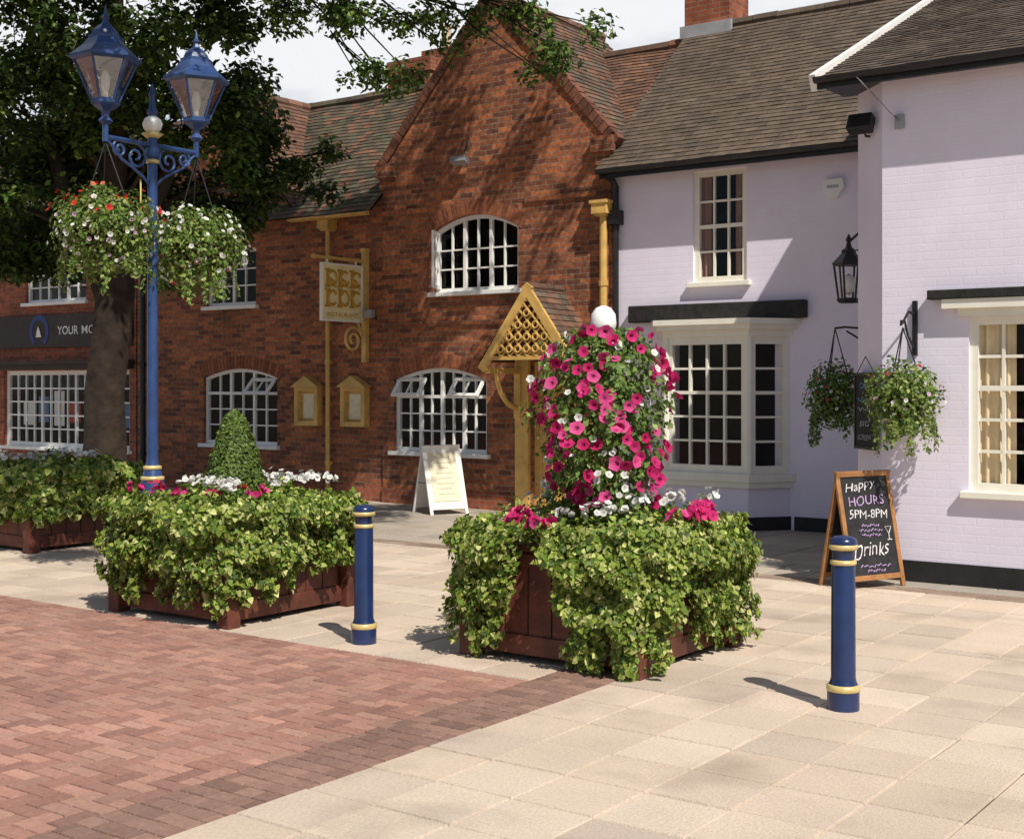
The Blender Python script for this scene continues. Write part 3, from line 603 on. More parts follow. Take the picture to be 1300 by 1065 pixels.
mb=MB()
for i in range(3):
    p,q=P4[i]+V(0,.04,0),P4[i+1]+V(0,.04,0); mb.quad(p+V(0,0,.7),q+V(0,0,.7),q+V(0,0,2.2),p+V(0,0,2.2))
mb.build('pane',m_glass,bay)
mb=MB(); bayring(mb,.08,.57,.66); bayring(mb,.05,.50,.57); mb.build('sill',m_cream,bay)
mb=MB(); bayring(mb,.03,2.26,2.34); bayring(mb,.10,2.34,2.40); bayring(mb,.15,2.40,2.465); mb.build('cornice',m_cream,bay)
mb=MB(); bayring(mb,0,.16,.50); mb.build('bay_wall',m_pink,bay)
mb=MB(); bayring(mb,.015,0,.16); mb.build('bay_plinth',m_plinth,bay)
# ================================================================== NEAR LAVENDER HOUSE
R=11.3; aN=FA(1120,R); ch=.36; aN0=aN-ch; aN1=4.5
Hn=thing('lavender_house','lavender painted building in right foreground with splayed corner and low brown roof','building',0,R)
nw=(FA(1230,R),FA(1230,R)+.95,.80,2.27)
mb=MB(); wall(mb,aN,aN1,0,4.42,R,[nw,(nw[0]+2.6,nw[1]+2.6,.8,2.27)])
mb.quad((aN0,R+ch,0),(aN,R,0),(aN,R,4.42),(aN0,R+ch,4.5)); mb.poly([(aN0,R+ch,0),(aN0,19.5,0),(aN0,19.5,4.4),(aN0,15.3,6.2),(aN0,R+ch,4.5)])
mb.quad((aN1,R,0),(aN1,19.5,0),(aN1,19.5,4.4),(aN1,R,4.4)); mb.quad((aN0,19.5,0),(aN1,19.5,0),(aN1,19.5,4.4),(aN0,19.5,4.4)); mb.poly([(aN1,R,4.4),(aN1,19.5,4.4),(aN1,15.3,6.2)])
mb.build('wall',m_pink,Hn)
mb=MB(); mb.box(aN,aN1,R-.02,R-.001,0,.18); mb.obox((aN0-.012,R+ch-.012,0),(ch,-ch,0),(.012,.012,0),(0,0,.18)); mb.build('plinth',m_plinth,Hn)
mb=MB(); mb.quad((aN0+.1,R+1.1,0),(aN1,R+1.1,0),(aN1,R+1.1,4.4),(aN0+.1,R+1.1,4.4)); mb.build('interior',m_dark,Hn)
mb=MB(); sl=.456; e0=aN0-.15; zE=4.40
tiles(mb,(e0,R-.22,zE),(aN1,R-.22,zE),(e0,15.3,zE+(15.3-R+.22)*sl),(aN1,15.3,zE+(15.3-R+.22)*sl),T_BR,tw=.17,th=.10,jv=.12,wob=.003,lift=.011)
zr=zE+(15.3-R+.22)*sl; mb.quad((e0,19.7,4.4),(aN1,19.7,4.4),(aN1,15.3,zr),(e0,15.3,zr),T_BR[0]); ridge(mb,(e0,15.3,zr),(aN1,15.3,zr),T_BR); mb.build('roof',m_tile,Hn,recalc=False)
mb=MB(); d=V(0,15.3-R+.22,zr-zE); up=V(0,-d.z,d.y).normalized(); mb.obox(V(e0-.06,R-.25,zE-.02)-up*.09,V(.06,0,0),d,up*.15); mb.build('bargeboard',m_white,Hn)
mb=MB(); mb.quad((e0,R-.22,zE-.05),(aN1,R-.22,zE-.05),(aN1,R+.4,zE-.05),(e0,R+.4,zE-.05)); mb.quad((e0,R-.22,zE-.045),(aN0+.1,R-.22,zE-.045),(aN0+.1,15.3,zr-.07),(e0,15.3,zr-.07)); mb.build('soffit',m_black,Hn)
gutter(Hn,e0,aN1,R-.28,zE,m_black,.05,.09)
for k in (0,2.6):
    window(Hn,nw[0]+k,nw[1]+k,nw[2],nw[3],R,4,5,heavy_r=(3,),heavy_c=(2,),fr=.07,bar=.026,rec=.03,mat=m_cream,curtain=[(nw[0]+k+.06,nw[0]+k+.36,m_curt),(nw[1]+k-.36,nw[1]+k-.06,m_curt)])
    mb=MB(); mb.box(nw[0]+k-.32,nw[1]+k+.32,R-.12,R-.001,2.42,2.50); mb.build('lintel_beam',m_beam,Hn,bevel=.01)
    mb=MB(); mb.box(nw[0]+k-.2,nw[1]+k+.2,R-.10,R-.002,2.34,2.418); mb.box(nw[0]+k-.08,nw[1]+k+.08,R-.05,R-.003,2.272,2.34); mb.build('window_hood',m_cream,Hn)
# ================================================================== SMALL WALL THINGS
t=thing('floodlight','black floodlight under the eaves at the corner of the near lavender wall','light',FA(1097,R+.1),R+.12,3.95)
a_,b_,z_=ORG[t.name]; mb=MB(); mb.obox((a_-.12,b_-.16,z_+.02),(.22,0,0),(0,.10,-.05),(0,.07,.14)); mb.build('housing',m_black,t,bevel=.01); mb=MB(); mb.tube([(a_,b_-.05,z_+.04),(a_,b_+.02,z_-.03),(a_+.05,b_+.12,z_-.03)],.012,6); mb.build('bracket',m_black,t)
mb=MB(); mb.quad((a_-.10,b_-.162,z_+.03),(a_+.08,b_-.162,z_+.03),(a_+.08,b_-.065,z_-.018),(a_-.10,b_-.065,z_-.018)); mb.build('lamp_glass',m_lglass,t)
mb=MB(); x=FA(1140,R); mb.obox((x+.02,R-.05,3.98),(-.025,0,.025),(0,.045,0),(-.24,-.3,.34)); mb.box(x-.02,x+.06,R-.03,R-.001,3.92,4.04); tag(mb.build('stay_bar',m_grey,None,org=(x,R,3.98)),'grey metal stay bar slanting from the near lavender wall below its eaves','bracket')
t=thing('alarm_box','white shield shaped alarm box on the lavender wall beside the upper window','alarm',FA(1060,Q),Q,3.95); a_,b_,z_=ORG[t.name]
mb=MB(); mb.poly([(a_-.11,Q-.07,z_+.09),(a_+.11,Q-.07,z_+.09),(a_+.13,Q-.07,z_),(a_+.05,Q-.07,z_-.13),(a_-.05,Q-.07,z_-.13),(a_-.13,Q-.07,z_)]); k=len(mb.v); mb.add([(x,Q,z) for x,y,z in mb.v],[tuple(range(k))]); mb.f+=[(i,(i+1)%k,k+(i+1)%k,k+i) for i in range(k)]; mb.build('cover',m_signw,t)
mb=MB(); mb.box(a_-.07,a_+.07,Q-.073,Q-.0705,z_-.012,z_+.022); mb.build('badge',m_grey,t)
mb=MB(); x=FA(592,G); z=FZ(592,205,G); t=thing('floodlight','small grey floodlight on the brick gable above the arched upper window','light',x,G,z)
mb.obox((x-.14,G-.20,z-.02),(.26,0,0),(0,.1,-.05),(0,.03,.07)); mb.build('housing',m_grey,t); mb=MB(); mb.tube([(x,G-.12,z),(x+.02,G-.03,z+.12),(x+.03,G-.002,z+.32)],.013,6); mb.build('bracket',m_black,t)
x=FA(478,B); z=FZ(478,400,B); t=thing('floodlight','small pale floodlight on the brick wall beside the hanging sign bracket','light',x,B,z); mb=MB(); mb.box(x-.08,x+.08,G-.18,G-.08,z-.05,z+.07); mb.build('housing',m_grey,t,bevel=.01); mb=MB(); mb.tube([(x,G-.1,z-.02),(x,B,z-.06)],.015,6); mb.build('bracket',m_black,t)
for px,lab in ((395,'ochre peaked menu case on the brick wall, left of the pair beside the downpipe'),(454,'ochre peaked menu case on the brick wall, right of the pair nearest the arched window')):
    x=FA(px,B); t=thing('menu_case',lab,'menu case',x,B,1.1,group='menu cases on the brick wall'); 
    mb=MB(); mb.box(x-.24,x-.17,B-.12,B-.001,1.08,1.66); mb.box(x+.17,x+.24,B-.12,B-.001,1.08,1.66); mb.box(x-.17,x+.17,B-.12,B-.001,1.08,1.15); mb.box(x-.17,x+.17,B-.118,B-.001,1.60,1.66); mb.box(x-.17,x+.17,B-.03,B-.002,1.15,1.6)
    mb.build('frame',m_yellow,t)
    mb=MB(); v=[(x-.29,1.66),(x+.29,1.66),(x,1.83)]; mb.add([(p,B-.16,q) for p,q in v]+[(p,B-.001,q) for p,q in v],[(0,1,2),(3,4,5),(0,1,4,3),(1,2,5,4),(2,0,3,5)]); mb.build('hood',m_yellow,t)
    mb=MB(); mb.box(x-.13,x+.13,B-.036,B-.032,1.19,1.56); mb.build('menu_sheet',m_poster,t); mb=MB(); mb.quad((x-.17,B-.09,1.15),(x+.17,B-.09,1.15),(x+.17,B-.09,1.6),(x-.17,B-.09,1.6)); mb.build('glass_front',m_glass,t)
# projecting sign
x=FA(466,B); t=thing('hanging_sign','cream and gold hanging sign on an ochre scrolled bracket on the brick wall','sign',x,B,2.2)
mb=MB(); mb.box(x-.04,x+.04,B-.08,B-.001,2.02,3.62); mb.box(x-.02,x+.02,B-1.08,B-.08,3.47,3.51); mb.box(x-.05,x+.05,B-.10,B-.002,3.62,3.68); mb.tube([(x,B-1.08,3.49),(x,B-1.12,3.49)],.035,8)
sp=[V(x,B-.30+.20*(1-i/30*.8)*math.cos(math.pi*.1+i*.36),2.34+.20*(1-i/30*.8)*math.sin(math.pi*.1+i*.36)) for i in range(30)]; mb.tube(sp,.022,6)
mb.tube([(x,B-.08,2.70),(x,B-.2,2.61),(x,B-.12,2.44)],.02,6); mb.build('bracket',m_yellow,t)
zl,zh,yl,yh=2.62,3.39,B-.93,B-.14
mb=MB(); mb.box(x-.02,x+.02,yl,yh,zl,zh); sb=mb.build('board',m_signbg,t)
mb=MB()
for bb_ in (yl-.025,yh): mb.box(x-.03,x+.03,bb_,bb_+.025,zl-.025,zh+.025)
mb.box(x-.03,x+.03,yl,yh,zl-.025,zl); mb.box(x-.03,x+.03,yl,yh,zh,zh+.025); mb.tube([(x,yl+.1,zh+.02),(x,yl+.1,3.48)],.012,5); mb.tube([(x,yh-.1,zh+.02),(x,yh-.1,3.48)],.012,5); mb.build('frame',m_cream,t)
mb=MB(); random.seed(4)
for i in range(3):
    for j in range(2):
        yb=yl+.15+i*.25; z=3.205-j*.28; dr_=1 if (i+2*j)%3 else -1; k0=random.random()*1.2+.4
        mb.tube([V(x+.022,yb+.03+dr_*.085*math.cos(k0+q_*.36),z+.10*math.sin(k0+q_*.36)) for q_ in range(15)],.022,6)
        mb.box(x+.021,x+.034,yb-.095,yb-.045,z-.13,z+.13); mb.box(x+.0215,x+.0345,yb-.12,yb-.02,z+.10,z+.13); mb.box(x+.0215,x+.0345,yb-.12,yb-.02,z-.13,z-.10)
        if j==0: mb.tube([V(x+.022,yb-.05,z),V(x+.022,yb+.04,z-.04),V(x+.022,yb+.10,z-.13)],.02,5)
mb.build('ornate_lettering',m_gilt,t); text('RESTAURANT','small_lettering',m_gilt,t,(x+.022,(yl+yh)/2,2.66),(0,1,0),(0,0,1),width=.62,height=.06,bold=.01)
# wall lantern
la,lb=-4.98,12.5; t=thing('wall_lantern','black hexagonal wall lantern with white globe on side of near lavender building','lantern',la,lb,2.5)
z0=2.52; hexr=math.pi/6
mb=MB()
for k in range(6):
    a=hexr+k*math.pi/3; mb.tube([(la+.10*math.cos(a),lb+.10*math.sin(a),z0+.02),(la+.145*math.cos(a),lb+.145*math.sin(a),z0+.36)],.011,5)
mb.lathe([(.09,z0-.02),(.115,z0),(.115,z0+.025),(.09,z0+.03)],la,lb,6,hexr); mb.lathe([(.15,z0+.35),(.165,z0+.37),(.07,z0+.47),(.07,z0+.50),(.03,z0+.53),(.02,z0+.58),(.032,z0+.6),(.005,z0+.66)],la,lb,6,hexr); mb.build('frame',m_iron,t)
mb=MB(); mb.lathe([(.098,z0+.03),(.14,z0+.35)],la,lb,6,hexr); mb.build('glass',m_glass,t); mb=MB(); mb.lathe([(.005,z0+.06),(.05,z0+.09),(.065,z0+.16),(.05,z0+.24),(.005,z0+.27)],la,lb,14); mb.build('globe',m_lamp,t,smooth=True)
mb=MB(); mb.tube([(la,lb,z0+.58),(la+.1,lb,z0+.66),(aN0,lb,z0+.60)],.014,6); mb.tube([(la+.08,lb,z0+.5),(aN0,lb,z0+.40)],.010,6); mb.box(aN0-.02,aN0,lb-.05,lb+.05,z0+.3,z0+.7); mb.build('bracket',m_iron,t)
# hanging chalkboard on the splay
u=V(1,-1,0).normalized(); nn=V(-1,-1,0).normalized(); c=V(aN-ch*.5,R+ch*.5,0)+nn*.03+u*.02
t=thing('chalkboard','small black hanging chalkboard on the splayed corner between the two wall baskets','sign',c.x,c.y,1.1)
hw=.20
mb=MB(); o_=c-u*hw+nn*.01; mb.obox(o_+V(0,0,1.12),u*2*hw,V(0,0,.68),nn*.02); mb.build('board',m_chalk,t)
mb=MB()
for q_ in (0,.66): mb.obox(o_-u*.01+V(0,0,1.12+q_),u*(2*hw+.02),V(0,0,.025),nn*.03)
mb.obox(o_-u*.012+V(0,0,1.145),u*.022,V(0,0,.635),nn*.028); mb.obox(o_+u*(2*hw-.01)+V(0,0,1.145),u*.022,V(0,0,.635),nn*.028); mb.tube([o_+u*.02+V(0,0,1.80)+nn*.01,c+V(0,0,1.95)+nn*.02,o_+u*(2*hw-.02)+V(0,0,1.80)+nn*.01],.005,4); mb.build('frame',m_black,t)
for s_,z,h,mt in (('CAFE',1.66,.055,m_chb),('',1.56,.06,m_chb),('',1.48,.06,m_chd),('BIG',1.32,.055,m_chd),('SCREEN',1.20,.055,m_chd)):
    if not s_:
        mb=MB(); mb.tube([c+nn*.034+u*(-.13+.026*i)+V(0,0,z+.018*math.sin(i*1.9+z*9)) for i in range(11)],.005,4); mb.build('chalk_mark',mt,t)
    else: text(s_,'lettering',mt,t,c+nn*.033+V(0,0,z),u,(0,0,1),width=.20 if s_!='SCREEN' else .28,height=h,wave=.05,shear=.15)
# ================================================================== PLANTERS
def planter_box(t,h=.72,s=.6):
    mb=MB()
    for k in range(6):
        x0=-s+.07+k*(2*s-.14)/6; x1=x0+(2*s-.14)/6-.008
        mb.box(x0,x1,-s+.015,-s+.045,.06,h-.04); mb.box(x0,x1,s-.045,s-.015,.06,h-.04); mb.box(-s+.015,-s+.045,x0,x1,.06,h-.04); mb.box(s-.045,s-.015,x0,x1,.06,h-.04)
    for z0,z1 in ((.04,.16),(h-.14,h-.06)):
        mb.box(-s+.05,s-.05,-s,-s+.015,z0,z1); mb.box(-s+.05,s-.05,s-.015,s,z0,z1); mb.box(-s,-s+.015,-s+.05,s-.05,z0,z1); mb.box(s-.015,s,-s+.05,s-.05,z0,z1)
    bx=mb.build('box',m_wood,t,bevel=.004)
    for sx in (-1,1):
        for sy in (-1,1):
            mb=MB(); mb.box(sx*s-.06,sx*s+.06,sy*s-.06,sy*s+.06,0,h+.02); mb.build('corner_post',m_wood,t,bevel=.008)
    mb=MB(); mb.box(-s-.03,s+.03,-s-.03,-s+.06,h-.04,h); mb.box(-s-.03,s+.03,s-.06,s+.03,h-.04,h); mb.box(-s-.03,-s+.06,-s+.06,s-.06,h-.04,h-.001); mb.box(s-.06,s+.03,-s+.06,s-.06,h-.04,h-.001); mb.build('rim',m_wood,t,bevel=.006)
    mb=MB(); mb.quad((-s+.05,-s+.05,h-.06),(s-.05,-s+.05,h-.06),(s-.05,s-.05,h-.06),(-s+.05,s-.05,h-.06)); mb.build('soil',m_soil,t)
def ivy(t,drapes,s=.6,top=.86,n_side=1500,n_top=1500,size=.042,ph=0,thick=.17,ext=.74,name='ivy'):
    P=[];Nn=[]
    dirs=[((0,-1),(1,0)),((1,0),(0,1)),((0,1),(1,0)),((-1,0),(0,1))]
    for kf,((d,tn),dr_) in enumerate(zip(dirs,drapes)):
        xs=[q[0] for q in dr_]; ls=[q[1] for q in dr_]
        cnt=0; tr=0; ns=n_side if kf<2 else n_side//2
        while cnt<ns and tr<ns*6:
            tr+=1
            q=RS.uniform(-ext,ext); Lq=np.interp(q,xs,ls)*(1+.18*math.sin(23*q+ph)+.12*math.sin(51*q+ph*2))
            r=RS.rand()
            if RS.rand()>min(1,Lq/.7+.05): continue
            z=top-Lq*r; 
            out=(.05+thick*math.sin(math.pi*min(1,.22+r*.75)))*(1+.62*math.sin(6.1*q+9*z+ph)*math.sin(11*z-4*q+2*ph)+.30*math.sin(19*q+3*z)*math.sin(23*z+5*q))
            out=max(.01,out)*(RS.rand()**.4); edge=max(0,abs(q)-s)
            out-=edge*.7
            x=d[0]*(s+out)+tn[0]*q; y=d[1]*(s+out)+tn[1]*q
            P.append((x,y,z)); Nn.append((d[0]+tn[0]*q*.6,d[1]+tn[1]*q*.6,.5)); cnt+=1
        for _ in range(18):   # stray strands that hang free of the mass
            q=RS.uniform(-.7,.7); Lq=np.interp(q,xs,ls)
            if Lq<.25: continue
            o_=.06+RS.rand()*.13; z=top-Lq*.9; ln=min(RS.uniform(.06,.2),z-.03)
            for i in range(int(14+ln*110)):
                f=RS.rand(); P.append((d[0]*(s+o_+RS.randn()*.012)+tn[0]*(q+.03*math.sin(9*f)+RS.randn()*.012),d[1]*(s+o_+RS.randn()*.012)+tn[1]*(q+.03*math.sin(9*f)+RS.randn()*.012),z-ln*f)); Nn.append((d[0],d[1],.4))
    for i in range(n_top):
        x,y=RS.uniform(-s-.08,s+.08,2); z=top-.01+.08*math.sin(7*x+ph)*math.cos(8*y+ph)+.035*math.sin(19*x)*math.sin(17*y)+RS.uniform(-.1,.05)-.35*max(0,max(abs(x),abs(y))-.5); P.append((x,y,z)); Nn.append((x*.9,y*.9,1))
    n=len(P); return leafs(name,m_leaf,t,P,Nn,size*RS.uniform(.55,1.3,n),pal(n,*IVY),'ivy',jit=.45,down=.8)
def blooms(t,pts,sz,cols,name='blossoms',jit=.35):
    n=len(pts); P=[p[0] for p in pts]; Nn=[p[1] for p in pts]; return leafs(name,m_petal,t,P,Nn,sz*RS.uniform(.8,1.2,n),pal(n,*cols,v=.1),'flower',jit=jit,down=0,kind='stuff')
WH=([(.80,.80,.76)],[1]); PK=([(.62,.03,.18),(.72,.08,.28),(.50,.015,.11)],[.45,.35,.2]); RD=([(.55,.025,.05),(.62,.05,.09)],[.6,.4])
def top_flowers(t,spots,cols,sz,name,n=14,r=.09):
    pts=[]
    for (x,y,z) in spots:
        for i in range(n):
            d=RS.randn(3); d/=np.linalg.norm(d); d[2]=abs(d[2])*.8+.1; k=r*RS.uniform(.6,1.5); pts.append(((x+d[0]*k,y+d[1]*k,z+d[2]*k*.8),(d[0],d[1],d[2]+.3)))
    return blooms(t,pts,sz,cols,name)
# front planter
fa_,fb_=-4.52,7.22
t=thing('planter','dark red wooden planter with ivy and a tall tower of pink petunias','planter',fa_,fb_,local=True)
planter_box(t)
ivy(t,[[(-.75,.60),(-.6,.68),(-.32,.66),(-.24,.28),(-.18,.10),(.02,.10),(.10,.30),(.16,.70),(.45,.80),(.75,.74)],[(-.75,.74),(-.45,.68),(-.34,.30),(-.16,.28),(-.05,.60),(.4,.72),(.75,.62)],[(-.75,.6),(.75,.6)],[(-.75,.55),(.2,.6),(.75,.68)]],n_side=6200,n_top=4200,ph=.7,size=.037,thick=.15,ext=.70)
P=[];Nn=[]
def trad(f): return float(np.interp(f,[0,.10,.3,.5,.7,.85,.95,1],[.27,.32,.37,.38,.36,.32,.23,.14]))
def lump(a,f): return 1+.16*math.sin(2*a+7*f+1)+.15*math.sin(4*a-12*f)+.10*math.sin(9*a+19*f)
for i in range(5600):
    f=RS.rand(); a=RS.uniform(0,2*math.pi); r=trad(f)*lump(a,f)*(RS.rand()**.35); P.append((r*math.cos(a),r*math.sin(a),.82+1.24*f)); Nn.append((math.cos(a),math.sin(a),.4))
for j in range(54):   # loose shoots
    f0=RS.uniform(.05,.97); a=RS.uniform(0,6.283); up_=RS.uniform(-.14,.12); 
    for i in range(16):
        r=trad(f0)*lump(a,f0)+.11*i/16; P.append((r*math.cos(a+.01*i)+RS.randn()*.012,r*math.sin(a+.01*i)+RS.randn()*.012,.82+1.24*f0+up_*i/16+RS.randn()*.012)); Nn.append((math.cos(a),math.sin(a),.4))
n=len(P); tw=leafs('flower_tower',m_leaf,t,P,Nn,.052*RS.uniform(.6,1.25,n),pal(n,[(.09,.16,.03),(.15,.24,.05),(.24,.32,.09)],[.4,.4,.2]),'oval',jit=.45,down=.5)
T_,F_,cm_=TPL['flower']; metas=[]
for c in ((.62,.03,.18),(.74,.09,.30),(.52,.015,.12)):
    mm=bpy.data.meshes.new('blossom'); mm.from_pydata([tuple(x) for x in T_],[],list(F_)); ca=mm.color_attributes.new('col','FLOAT_COLOR','POINT'); ca.data.foreach_set('color',np.array([(*[q*k for q in c],1) for k in cm_],dtype=np.float32).ravel()); mm.materials.append(m_petal); metas.append(mm)
cnt=0; pts_used=[]; tries=0
while cnt<99 and tries<12000:
    tries+=1
    f=RS.uniform(.10,.99); a=math.radians(-58)+RS.uniform(-1.65,1.65)
    r=trad(f)*lump(a,f)+.03
    if RS.rand()>.35+.65*math.sin(2.2*a+5*f)**2: continue
    p=V(r*math.cos(a)+RS.randn()*.012,r*math.sin(a)+RS.randn()*.012,.82+1.24*f)
    if any((p-q).length<.055 for q in pts_used): continue
    pts_used.append(p)
    o=bpy.data.objects.new('blossom',metas[cnt%3]); COL.objects.link(o); o.parent=tw; nv=V(math.cos(a)+RS.uniform(-.6,.6),math.sin(a)+RS.uniform(-.6,.6),.2+RS.uniform(-.5,.5)).normalized()
    o.rotation_mode='QUATERNION'; o.rotation_quaternion=nv.to_track_quat('Z','Y'); o.location=p; sc=RS.uniform(.075,.11); o.scale=(sc,sc*RS.uniform(.85,1),sc*RS.uniform(.7,1.7)); cnt+=1
pts=[]; ptp=[]
for i in range(330):
    f=RS.uniform(.02,1.0); a=RS.uniform(0,2*math.pi); r=trad(f)*lump(a,f)+.025; q=((r*math.cos(a),r*math.sin(a),.82+1.24*f),(math.cos(a),math.sin(a),.4))
    if math.sin(3*a+8*f+2)>.45: pts.append(q)
    elif math.sin(2.2*a+5*f)**2>.35 and f>.12: ptp.append(q)
blooms(tw,pts,.05,WH,'white_blossoms'); blooms(tw,ptp,.07,PK,'small_pink_blossoms',jit=.6)
mb=MB(); mb.lathe([(.02,2.0),(.07,2.02),(.085,2.09),(.078,2.15),(.05,2.19),(.015,2.205)],0,0,18); mb.build('tower_cap',m_signw,tw,smooth=True)
top_flowers(t,[(-.2,-.62,.86),(-.05,-.66,.84),(-.32,-.5,.86),(.6,-.05,.88),(.64,.12,.88),(.58,.25,.90)],PK,.07,'pink_blossoms',13,.08)
top_flowers(t,[(.35,-.45,.93),(.42,-.25,.98),(.25,-.5,.92),(.5,0,.97),(-.5,.1,1.0),(-.35,-.2,.95),(.5,.45,.95),(.1,-.5,.9)],WH,.05,'white_blossoms',12,.08)
# left planter
la_,lb_=-7.63,6.91
t=thing('planter','wooden planter box covered in ivy with a clipped cone shrub and red and white flowers','planter',la_,lb_,local=True)
planter_box(t); ivy(t,[[(-.75,.52),(-.3,.60),(0,.58),(.3,.64),(.55,.66),(.75,.55)],[(-.75,.55),(-.4,.58),(.1,.50),(.5,.44),(.75,.36)],[(-.75,.5),(.75,.5)],[(-.75,.5),(.75,.55)]],n_side=6000,n_top=4400,ph=2.1,size=.040)
P=[];Nn=[]
for i in range(7500):
    f=RS.rand(); a=RS.uniform(0,6.283); r=.235*(max(0,1-f)**.52)*(RS.rand()**.12)*(1+.06*math.sin(5*a+6*f))+.01; P.append((r*math.cos(a),r*math.sin(a),.84+.65*f)); Nn.append((math.cos(a),math.sin(a),.5))
n=len(P); leafs('topiary_cone',m_leaf,t,P,Nn,.030*RS.uniform(.7,1.3,n),pal(n,[(.12,.19,.035),(.19,.26,.06),(.075,.125,.025)],[.5,.3,.2]),'oval',jit=.4,down=.0)
sp_r=[(RS.uniform(-.5,.45),RS.uniform(-.55,.2),.92) for i in range(4)]; sp_w=[(RS.uniform(-.55,.6),RS.uniform(-.62,.5),.95+RS.uniform(0,.04)) for i in range(22)]
top_flowers(t,sp_r,RD,.045,'red_blossoms',9,.07); top_flowers(t,sp_w,WH,.045,'white_blossoms',11,.06)
top_flowers(t,[(.1,-.6,.9),(.35,-.55,.9),(-.4,-.6,.92),(-.15,-.62,.91),(.55,-.3,.91)],PK,.05,'pink_blossoms',10,.06)
# far left planter
a_,b_=ab((60-650)/FPX*14.2,14.2)
t=thing('planter','shaded wooden planter of green foliage and white flowers under the tree at left','planter',a_,b_,local=True)
planter_box(t,h=.70); ivy(t,[[(-.75,.42),(0,.48),(.75,.45)],[(-.75,.45),(.1,.40),(.75,.42)],[(-.75,.5),(.75,.5)],[(-.75,.5),(.75,.5)]],n_side=2200,n_top=2600,ph=4,size=.06)
top_flowers(t,[(RS.uniform(-.55,.6),RS.uniform(-.6,.5),.93) for i in range(16)],WH,.05,'white_blossoms',10,.07)
# ================================================================== BOLLARDS
def bollard(label,X,Y):
    a,b=ab(X,Y); t=thing('bollard',label,'bollard',a,b,local=True,group='blue bollards on the pavement')
    mb=MB(); mb.lathe([(.083,0),(.083,.10),(.078,.13),(.068,.15),(.064,.17),(.061,.76),(.057,.77),(.057,.82),(.066,.84),(.072,.875),(.066,.893),(.045,.905),(.004,.912)],0,0,36); o=mb.build('shaft',m_blue,t,smooth=True)
    md=o.modifiers.new('e','EDGE_SPLIT'); md.split_angle=math.radians(50)
    for r,z0,z1 in ((.087,.095,.135),(.068,.755,.785),(.075,.835,.868)):
        mb=MB(); mb.lathe([(r-.012,z0),(r,z0+.007),(r,z1-.007),(r-.012,z1)],0,0,36); mb.build('gold_band',m_gold,t,smooth=True)
bollard('blue bollard with gold bands standing alone on the slabs at right foreground',1.735,6.93)
bollard('blue bollard with gold bands between the two big flower planters',-.975,8.71)
# ================================================================== BASKETS
def basket(name,label,X,Y,zc,rx,rz,hook,group,cols,nl=1600,trail=0,leafc=IVY,size=.045):
    a,b=ab(X,Y); t=thing(name,label,'hanging basket',a,b,zc,group=group,local=True)
    mb=MB(); mb.lathe([(.03,-.20*rz/.3),(.6*rx*.6,-.16),(.62*rx,-.02),(.64*rx,0)],0,0,18); mb.build('bowl',m_soil,t,smooth=True)
    for k in range(3):
        q=k*2.094+.5; mb=MB(); mb.tube([(.6*rx*math.cos(q),.6*rx*math.sin(q),.02),(0,0,hook-zc)],.006,5); mb.build('chain',m_iron,t)
    P=[];Nn=[]
    lf=lambda d:(1+.16*math.sin(5*d[0]+3*d[2]+X)*math.sin(6*d[1]+Y)+.10*math.sin(13*d[0]+2*d[1])*math.sin(11*d[2]+X))
    for i in range(nl):
        d=RS.randn(3); d/=np.linalg.norm(d); r=RS.rand()**.3*lf(d); P.append((d[0]*rx*r,d[1]*rx*r,d[2]*rz*r*(1.0 if d[2]>0 else 1.1))); Nn.append((d[0],d[1],d[2]+.3))
    for j in range(trail):
        q=RS.uniform(0,6.283); ln=RS.uniform(.1,.34)
        for i in range(32):
            f=i/32; P.append((rx*.8*math.cos(q)*(1+.1*f)+RS.randn()*.014,rx*.8*math.sin(q)*(1+.1*f)+RS.randn()*.014,-rz*.6-ln*f)); Nn.append((math.cos(q),math.sin(q),.3))
    n=len(P); leafs('foliage',m_leaf,t,P,Nn,size*RS.uniform(.6,1.25,n),pal(n,*leafc),'oval',jit=.5,down=.6)
    for nm,cl,cnt,sz,lo_,hi in cols:
        pts=[]
        while len(pts)<cnt:
            d=RS.randn(3); d/=np.linalg.norm(d)
            if not lo_<=d[2]<=hi: continue
            r=1.03*lf(d); pts.append(((d[0]*rx*r,d[1]*rx*r,d[2]*rz*r),(d[0],d[1],d[2]+.2)))
        blooms(t,pts,sz,cl,nm)
    return t
OR=([(.66,.07,.03),(.62,.03,.03),(.70,.22,.10)],[.4,.4,.2]); PP=([(.55,.35,.5),(.65,.5,.6)],[.5,.5])
MIXL=([(.10,.18,.03),(.19,.27,.055),(.33,.38,.11)],[.4,.4,.2])
lx,ly=-3.07,11.3; ax,ay=sn*.48,cs*.48
basket('hanging_basket','hanging basket of red, orange and white flowers under the left lamp lantern',lx-ax,ly-ay,2.98,.43,.36,3.70,'flower baskets on the lamp post',[('red_blossoms',OR,42,.05,.1,1),('white_blossoms',WH,90,.042,-.9,.7),('lilac_blossoms',PP,30,.04,-1,.3)],nl=4200,trail=14,leafc=MIXL)
basket('hanging_basket','hanging basket of mostly white flowers under the right lamp lantern',lx+ax,ly+ay,2.92,.42,.36,3.70,'flower baskets on the lamp post',[('white_blossoms',WH,150,.045,-.9,.9),('pink_blossoms',PK,22,.04,-1,.2)],nl=4200,trail=14,leafc=MIXL)
kb=W(1060,500,13.0); basket('hanging_basket','dark leafy hanging basket below the wall lantern on the lavender building',kb.x,kb.y,kb.z,.28,.32,2.25,'flower baskets on the lavender walls',[('pink_blossoms',RD,14,.04,-.2,.9),('white_blossoms',WH,26,.036,-1,.5)],nl=2600,trail=14,leafc=GRN)
bx_,by_=XY(FA(1146,R-.32),R-.32)
